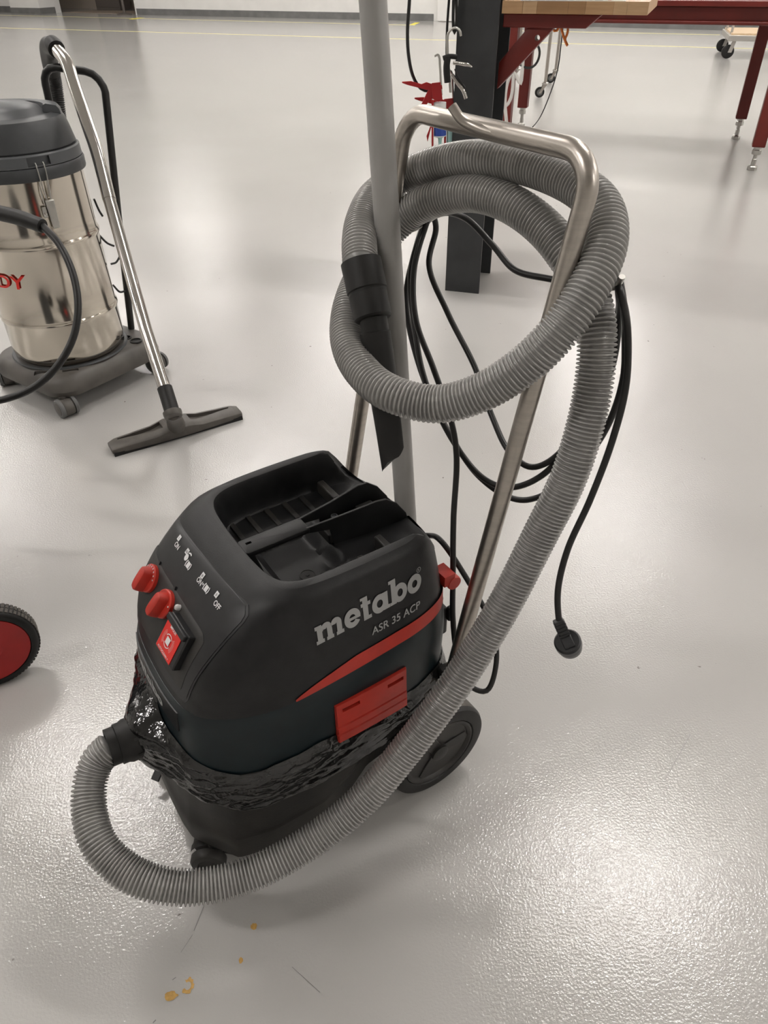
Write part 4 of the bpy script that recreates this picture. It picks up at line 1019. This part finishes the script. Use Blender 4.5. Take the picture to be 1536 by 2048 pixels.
zc0 = zat(1000, 128, .0) - (zb - .45); zc1 = zat(1000, 182, .0) - (zb - .45)
sB0 = along(1055, 60, P0, zb); sB1 = along(1108, 60, P0, zb)
brc = MB().prism([(-.006, zc1), (sB1, zlow + .004), (sB0, zlow + .004), (-.006, zc0)], .045, .095, Tb).build('bracket_brace', 'redpaint', br, bevel=.003)
Ph = P0 + bY * .045; xh = along(1079, 76, Ph, zb); qh = Ph + bX * xh; zh = at_d(1079, 76, math.hypot(qh.x, qh.y)).z - (zb - .45)
carve(brc, MB().tube([V((xh, .0, zh)), V((xh, .15, zh))], .0095, 20))
# papers on the worktop
pp = thing('paper_sheet', 'printed paper sheet lying on the beech worktop', 'paper', P0 + bX * (Lw * .48) + bY * .10 + V((0, 0, .038)), ba + .03)
MB().box((0, 0, .0015), (.36, .20, .003)).build('sheet', 'paper', pp, smooth=False)
for k in range(7): MB().box((-.09 + k * .036, -.08, .0033), (.026 if k % 3 else .012, .02, .0006)).build('print_block', 'ink' if k % 3 else 'redprint', pp, smooth=False)

# red steel table behind
tBR = at_z(1471, 278); tFR = at_z(1503, 340); tBL = at_z(1042, 253); tFL = tFR + (tBL - tBR)
tX = (tBR - tBL).normalized(); ta = math.atan2(tX.y, tX.x); tY = V((-tX.y, tX.x, 0))
tb_ = thing('red_table', 'heavy red painted steel table on adjustable screw feet', 'table', tFL, ta)
Rt = Matrix.Rotation(-ta, 3, 'Z')
def tl(p): return Rt @ (p - tFL)
def leg(p):
    p = tl(p); q = MB(); q.box((p.x, p.y, .15 + .38), (.085, .085, .76)); lg = q.build('table_leg', 'redpaint', tb_, bevel=.006)
    T = Matrix.Translation((p.x, p.y, 0))
    MB().lathe([(.030, 0), (.032, .002), (.032, .022), (.026, .030), (.016, .032), (.016, .070), (.014, .072), (.014, .100)], 6, T, True, True).build('screw_foot', 'zinc', lg, smooth=False)
    MB().lathe([(.028, .100), (.030, .104), (.030, .128), (.026, .132), (.026, .152)], 6, T, True, True).build('lock_nut', 'zinc', lg, smooth=False)
    return p
LP = [leg(p) for p in (tFL, tFR, tBL, tBR)]
zr0, zr1 = .845, .94
xr = LP[1].x + 1.1; yF = -.02; yB = LP[3].y
def rail(y, s):
    q = MB(); q.box(((xr - .25) / 2, y, (zr0 + zr1) / 2), (xr + .25, .010, zr1 - zr0)); r_ = q.build('table_rail', 'redpaint', tb_, bevel=.002)
    q = MB(); q.tube([V((-.25, y - s * .012, zr0 + .008)), V((xr, y - s * .012, zr0 + .008))], .012, 12); q.build('rail_flange', 'redpaint', r_)
    q = MB(); q.box(((xr - .25) / 2, y + s * .03, zr1 - .004), (xr + .25, .07, .008)); q.build('rail_top', 'redpaint', r_)
rail(-.045, 1); rail(LP[3].y + .045, -1)
for x in (0.0, LP[1].x):
    q = MB(); q.box((x, LP[3].y / 2, .88), (.06, LP[3].y + .08, .10)); q.build('cross_beam', 'redpaint', tb_, bevel=.003)
q = MB(); q.box(((xr - .25) / 2, LP[3].y / 2, .955), (xr + .35, LP[3].y + .22, .03)); q.build('table_top', 'redpaint', tb_, bevel=.003)
# stainless trolley behind the table
k1 = at_z(1078, 195); k2 = at_z(1100, 166); kd = (k2 - k1); kx_ = V((-kd.y, kd.x, 0)).normalized() * .45
kt = thing('steel_trolley', 'stainless tube trolley on small swivel casters behind the red table', 'trolley', k1)
def ktl(p): return p - k1
def kleg(p, rz):
    up = V((0, 0, 1)); q = MB(); off = V((.05 * math.cos(rz), .05 * math.sin(rz), 0))
    a = ktl(p) + off; q.tube([a + up * .13, a + up * .88], .017, 14); lg = q.build('trolley_leg', 'steel', kt)
    MB().lathe([(.034, .122), (.036, .126), (.036, .138), (.03, .142)], 20, Matrix.Translation(a)).build('bumper_ring', 'chrome', lg)
    T = frame(ktl(p) + up * .05 + V((-math.sin(rz), math.cos(rz), 0)) * -.012, V((-math.sin(rz), math.cos(rz), 0)))
    MB().lathe([(0, 0), (.035, 0), (.05, .002), (.05, .022), (.035, .024), (0, .024)], 28, T, False, False).build('caster_tyre', 'rubber', lg)
    MB().lathe([(.03, -.002), (0, -.002)], 20, T, False, False).build('caster_hub', 'wheelgrey', lg)
    for s in (-.017, .017):
        n = V((-math.sin(rz), math.cos(rz), 0)) * s; q = MB(); b = ktl(p)
        e = V((math.cos(rz), math.sin(rz), 0)); q.add([b + n + up * .04 - e * .012, b + n + up * .04 + e * .012, a + n + up * .125 + e * .02, a + n + up * .125 - e * .02, b + n * 1.2 + up * .04 - e * .012, b + n * 1.2 + up * .04 + e * .012, a + n * 1.2 + up * .125 + e * .02, a + n * 1.2 + up * .125 - e * .02], [(0, 1, 2, 3), (7, 6, 5, 4), (0, 4, 5, 1), (1, 5, 6, 2), (2, 6, 7, 3), (3, 7, 4, 0)]); q.build('caster_fork', 'steel', lg)
for p in (k1, k2, k1 + kx_, k2 + kx_): kleg(p, .0)
q = MB(); cc = ktl((k1 + k2 + kx_) / 2 + kx_ * 0 + k1 * 0) ; cc = (ktl(k1) + ktl(k2) + kx_) / 2
Rk = Matrix.Rotation(math.atan2(kd.y, kd.x), 3, 'Z'); q.box(cc + V((.05, 0, .88)), (kd.length + .06, .51, .03), Rk); q.build('trolley_shelf', 'steel', kt, bevel=.004)
# platform trolley at the right
w1 = at_z(1452, 117); w2 = at_z(1441.5, 103.5); pd = (w2 - w1); pn = pd.normalized(); pxd = V((pn.y, -pn.x, 0))
pt = thing('platform_trolley', 'grey steel platform trolley with plywood deck and black rubber wheels', 'trolley', w1)
pa = math.atan2(pxd.y, pxd.x); Rp = Matrix.Rotation(pa, 3, 'Z'); dpl = pd.length + .22; lpl = 1.25
cpos = pd / 2 + pxd * (lpl / 2 - .04)
MB().box(cpos + V((0, 0, .255)), (lpl, dpl, .07), Rp).build('deck_frame', 'alu', pt, bevel=.006)
MB().box(cpos + V((.0, 0, .30)), (lpl - .06, dpl - .06, .024), Rp).build('plywood_deck', 'ply', pt, bevel=.001)
for f in (.16, .95):
    b = pd * f - pn * .08; MB().tube([b + V((0, 0, .29)), b + V((0, 0, .98))], .018, 12).build('handle_post', 'alu', pt)
q = MB(); q.tube([pd * .16 - pn * .08 + V((0, 0, .97)), pd * .95 - pn * .08 + V((0, 0, .97))], .018, 12); q.build('handle_bar', 'alu', pt)
for b in (V((0, 0, 0)), pd, pxd * (lpl - .2), pd + pxd * (lpl - .2)):
    T = frame(b + V((0, 0, .085)) - pn * .02, pn, V((0, 0, 1)))
    w_ = MB().lathe([(0, 0), (.05, 0), (.08, .002), (.085, .006), (.085, .034), (.08, .038), (.05, .04), (0, .04)], 32, T, False, False).build('trolley_wheel', 'rubber', pt)
    q = MB(); e = pxd
    for s in (-.004, .042):
        n = -pn * .02 + pn * s; q.prism([(0, 0), (1, 0), (1, 1), (0, 1)], 0, .003, Matrix(((e.x * .05, 0, pn.x, b.x + n.x), (e.y * .05, 0, pn.y, b.y + n.y), (0, .15, 0, .075), (0, 0, 0, 1))))
        q.v[-8:] = [V((p.x, p.y, p.z)) + (e * .035 if p.z > .15 else V((0, 0, 0))) for p in q.v[-8:]]
    q.build('wheel_fork', 'alu', pt)

# ================================================================== THINGS HANGING BESIDE THE COLUMN
dc = math.hypot(cA.x, cA.y) - .04
def hang(px, py, dd=0.0): return at_d(px, py, dc + dd)
def cable(name, label, pts, r, m, cat='cable', group=None):
    q = MB().tube(crom(pts, step=.02), r, 8); return tag(q.build(name, m), label, cat, group)
cable('hanging_cable', 'black cable hanging in a loop left of the steel column', [hang(821, -60), hang(819, 0), hang(815, 60), hang(817, 110), hang(827, 155, .03), hang(843, 178, .05), hang(860, 182, .06), hang(880, 176, .06)], .0062, 'cord')
cable('hanging_wire', 'thin black wire hanging straight beside the steel hook', [hang(902, -60, .02), hang(898, 0, .02), hang(894, 60, .02), hang(893, 118, .02)], .0045, 'cord')
st = hang(911, 0); cs_ = thing('cable_strap', 'black doubled strap holding the steel hook', 'strap', hang(910, 62))
so = V(cs_.location)
MB().tube(crom([hang(908, -60) - so, hang(907, 0) - so, hang(906.5, 50) - so, hang(909, 67) - so, hang(912.5, 50) - so, hang(913, 0) - so, hang(915, -60) - so], n=40), .0055, 8).build('strap_loop', 'cord', cs_)
hk = thing('steel_hook', 'bent steel hook carrying the red caulking guns', 'hook', hang(905, 180)); ho_ = V(hk.location)
MB().tube(crom([hang(922, 72, -.03) - ho_, hang(920, 62, -.03) - ho_, hang(914, 56, -.02) - ho_, hang(904, 58) - ho_, hang(896, 68) - ho_, hang(895, 100) - ho_, hang(898, 140) - ho_, hang(901, 185) - ho_], n=40), .0045, 10).build('hook_rod', 'zinc', hk)
MB().tube(crom([hang(897, 110) - ho_, hang(892, 130) - ho_, hang(890, 160) - ho_], n=12), .0035, 8).build('hook_rod', 'zinc', hk)
# black clamp with chrome levers
cq = thing('lever_clamp', 'black clamp with bright chrome levers hanging by the column', 'clamp', hang(898, 150)); cqo = V(cq.location)
def cl_(px, py, dd=0): return hang(px, py, dd - .055) - cqo
MB().tube(crom([cl_(896, 112), cl_(893, 135), cl_(895, 165)], n=12), [.012] * 13, 10).build('clamp_body', 'rubber', cq)
MB().tube(crom([cl_(886, 117), cl_(897, 113), cl_(914, 114)], n=12), .0085, 10).build('clamp_jaw', 'rubber', cq)
MB().tube(crom([cl_(907, 126, -.02), cl_(920, 127, -.03), cl_(936, 130, -.04), cl_(944, 134, -.04)], n=14), [.006, .006, .0065, .0065, .007, .007, .007, .007, .0075, .0075, .007, .006, .005, .004, .003], 10).build('clamp_lever', 'chrome', cq)
MB().tube(crom([cl_(904, 150, -.02), cl_(914, 165, -.03), cl_(926, 180, -.04), cl_(932, 197, -.04)], n=14), .0072, 10).build('clamp_lever', 'chrome', cq)
MB().tube(crom([cl_(910, 138, -.02), cl_(918, 158, -.03), cl_(930, 175, -.04)], n=14), .0035, 8).build('clamp_spring', 'rubber', cq)
# two caulking guns
def gun(y0, x0, cart, label, bandm, goff):
    g = thing('caulking_gun', label, 'caulking gun', hang(x0, y0 + 90, 0)); go = V(g.location)
    def gl(px, py, dd=0): return hang(px, py, dd + goff) - go
    def plate(name, pxs, th=.012, m='gunred'):
        q = MB(); a = [gl(px, py, -th / 2) for px, py in pxs]; b = [gl(px, py, th / 2) for px, py in pxs]; n = len(a)
        q.add(a + b, [tuple(range(n)), tuple(reversed(range(n, 2 * n)))] + [(i, i + n, (i + 1) % n + n, (i + 1) % n) for i in range(n)]); return q.build(name, m, g, bevel=.0015)
    dx, dy = x0 - 890, y0 - 163
    S = lambda L: [(px + dx, py + dy) for px, py in L]
    plate('gun_handle', S([(817, 163), (835, 162), (856, 168), (866, 164), (880, 169), (897, 170), (898, 178), (880, 179), (866, 180), (852, 176), (828, 170), (817, 166)]))
    plate('gun_trigger', S([(868, 182), (876, 174), (884, 176), (884, 196), (872, 200), (864, 214), (850, 224), (846, 240), (843, 252), (841, 240), (848, 222), (858, 204)]))
    plate('gun_body', S([(876, 166), (894, 164), (898, 198), (890, 204), (878, 198)]), .03)
    MB().tube([gl(892 + dx, 116 + dy), gl(896 + dx, 190 + dy)], .0042, 8).build('push_rod', 'zinc', g)
    MB().tube(crom([gl(892 + dx, 116 + dy), gl(889 + dx, 110 + dy), gl(882 + dx, 112 + dy)], n=8), .0042, 8).build('rod_hook', 'zinc', g)
    a, b = gl(893 + dx, 205 + dy), gl(893 + dx, 300 + dy)
    MB().tube([a, a.lerp(b, .02), a.lerp(b, .7)], .024, 24).build('cartridge', cart, g)
    MB().tube([a.lerp(b, .35), a.lerp(b, .68)], .0244, 24, caps=False).build('cartridge_label', bandm, g)
    MB().tube([b.lerp(a, .3), b.lerp(a, .26), b], [.024, .008, .004], 16).build('cartridge_tip', 'aqua', g)
    plate('gun_cradle', S([(876, 200), (880, 200), (880, 296), (876, 296)]), .03)
gun(163, 877, 'paper', 'red caulking gun holding a blue and white cartridge', 'blue', -.01)
gun(195, 902, 'aqua', 'red caulking gun holding a pale aqua cartridge', 'aqua', .075)
# cables behind the bracket
dt = math.hypot(tFL.x, tFL.y) - .3
def far(px, py, dd=0): return at_d(px, py, dt + dd)
cable('white_cable', 'thick white cable hanging in a loop behind the red brace', [far(1013, 245), far(1010, 200), far(1015, 165), far(1026, 145), far(1026, 165), far(1022, 195), far(1012, 212), far(1006, 205), far(1006, 180), far(1016, 150)], .012, 'whitecable')
cable('white_wire', 'white cord bent in a V in front of a red leg', [far(1020, 140), far(1030, 148), far(1041, 168), far(1044, 150), far(1046, 120)], .011, 'whitecable')
cable('black_loop_cable', 'black cable drooping in an arc behind the red brace', [far(1072, 85), far(1079, 100), far(1077, 118), far(1068, 132), far(1055, 136), far(1042, 130), far(1036, 120)], .008, 'cord')
bw = [at_d(1126, 55, 6.9), at_d(1122, 90, 6.9), at_d(1117, 130, 6.9), at_d(1112, 152, 6.9), at_d(1103, 180, 6.9), at_d(1085, 225, 6.9), at_z(1063, 256), at_z(1040, 270)]
cable('thin_wire', 'thin black wire trailing from the red table to the floor', bw, .0045, 'cord')
oc = [at_d(1100, 40, 6.7), at_d(1109, 62, 6.7), at_d(1115, 60, 6.7), at_d(1120, 50, 6.7), at_d(1124, 62, 6.7), at_d(1129, 78, 6.7), at_d(1136, 93, 6.7), at_d(1130, 80, 6.7), at_d(1135, 66, 6.7), at_d(1136, 50, 6.7)]
cable('orange_cable', 'orange cable looped under the red table top', oc, .009, 'orange')

# ================================================================== MARKS ON THE FLOOR
def blob(px, py, rx_, ry_, hole=None, seed=0, a0=0, a1=2 * PI, name='glue_spot'):
    c = at_z(px, py); q = MB(); rnd = random.Random(seed); n = 22; o, i_ = [], []
    for k in range(n):
        a = lerp(a0, a1, k / (n if a1 - a0 > 6.2 else n - 1)); j = 1 + rnd.uniform(-.16, .16)
        o.append(c + V((rx_ * j * math.cos(a), ry_ * j * math.sin(a), .0008)))
        i_.append(c + V((rx_ * (hole or 0) * math.cos(a), ry_ * (hole or 0) * math.sin(a), .0008)))
    full = a1 - a0 > 6.2
    if hole: q.add(o + i_, [(k, (k + 1) % n, (k + 1) % n + n, k + n) for k in range(n if full else n - 1)])
    else: q.add(o, [tuple(range(n))])
    return q.build(name, 'glue', floor, smooth=False, origin=(0, 0, 0))
blob(376, 1972, .0088, .0105, .52, 1, -2.6, 2.3); blob(342, 1992, .0095, .006, None, 2); blob(508, 1853, .005, .005, None, 3); blob(482, 1921, .0035, .004, None, 4)
def scratch(a, b, w_=.0008):
    A_, B_ = at_z(*a), at_z(*b); d = (B_ - A_).normalized(); n = V((-d.y, d.x, 0)) * w_ / 2; z = V((0, 0, .0006))
    MB().add([A_ + z, B_ + n * .3 + z, B_ - n * .3 + z], [(0, 1, 2)]).add([A_ - n + z, A_ + n + z, B_ + n + z, B_ - n + z], [(0, 1, 2, 3)]).build('floor_scratch', 'skirting', floor, smooth=False, origin=(0, 0, 0))
scratch((408, 1812), (388, 1862)); scratch((385, 1870), (362, 1905), .0005); scratch((345, 1960), (352, 1955), .001); scratch((312, 2040), (306, 2046), .0015); scratch((584, 1934), (640, 1985), .0006); scratch((1380, 1470), (1330, 1560), .0004)
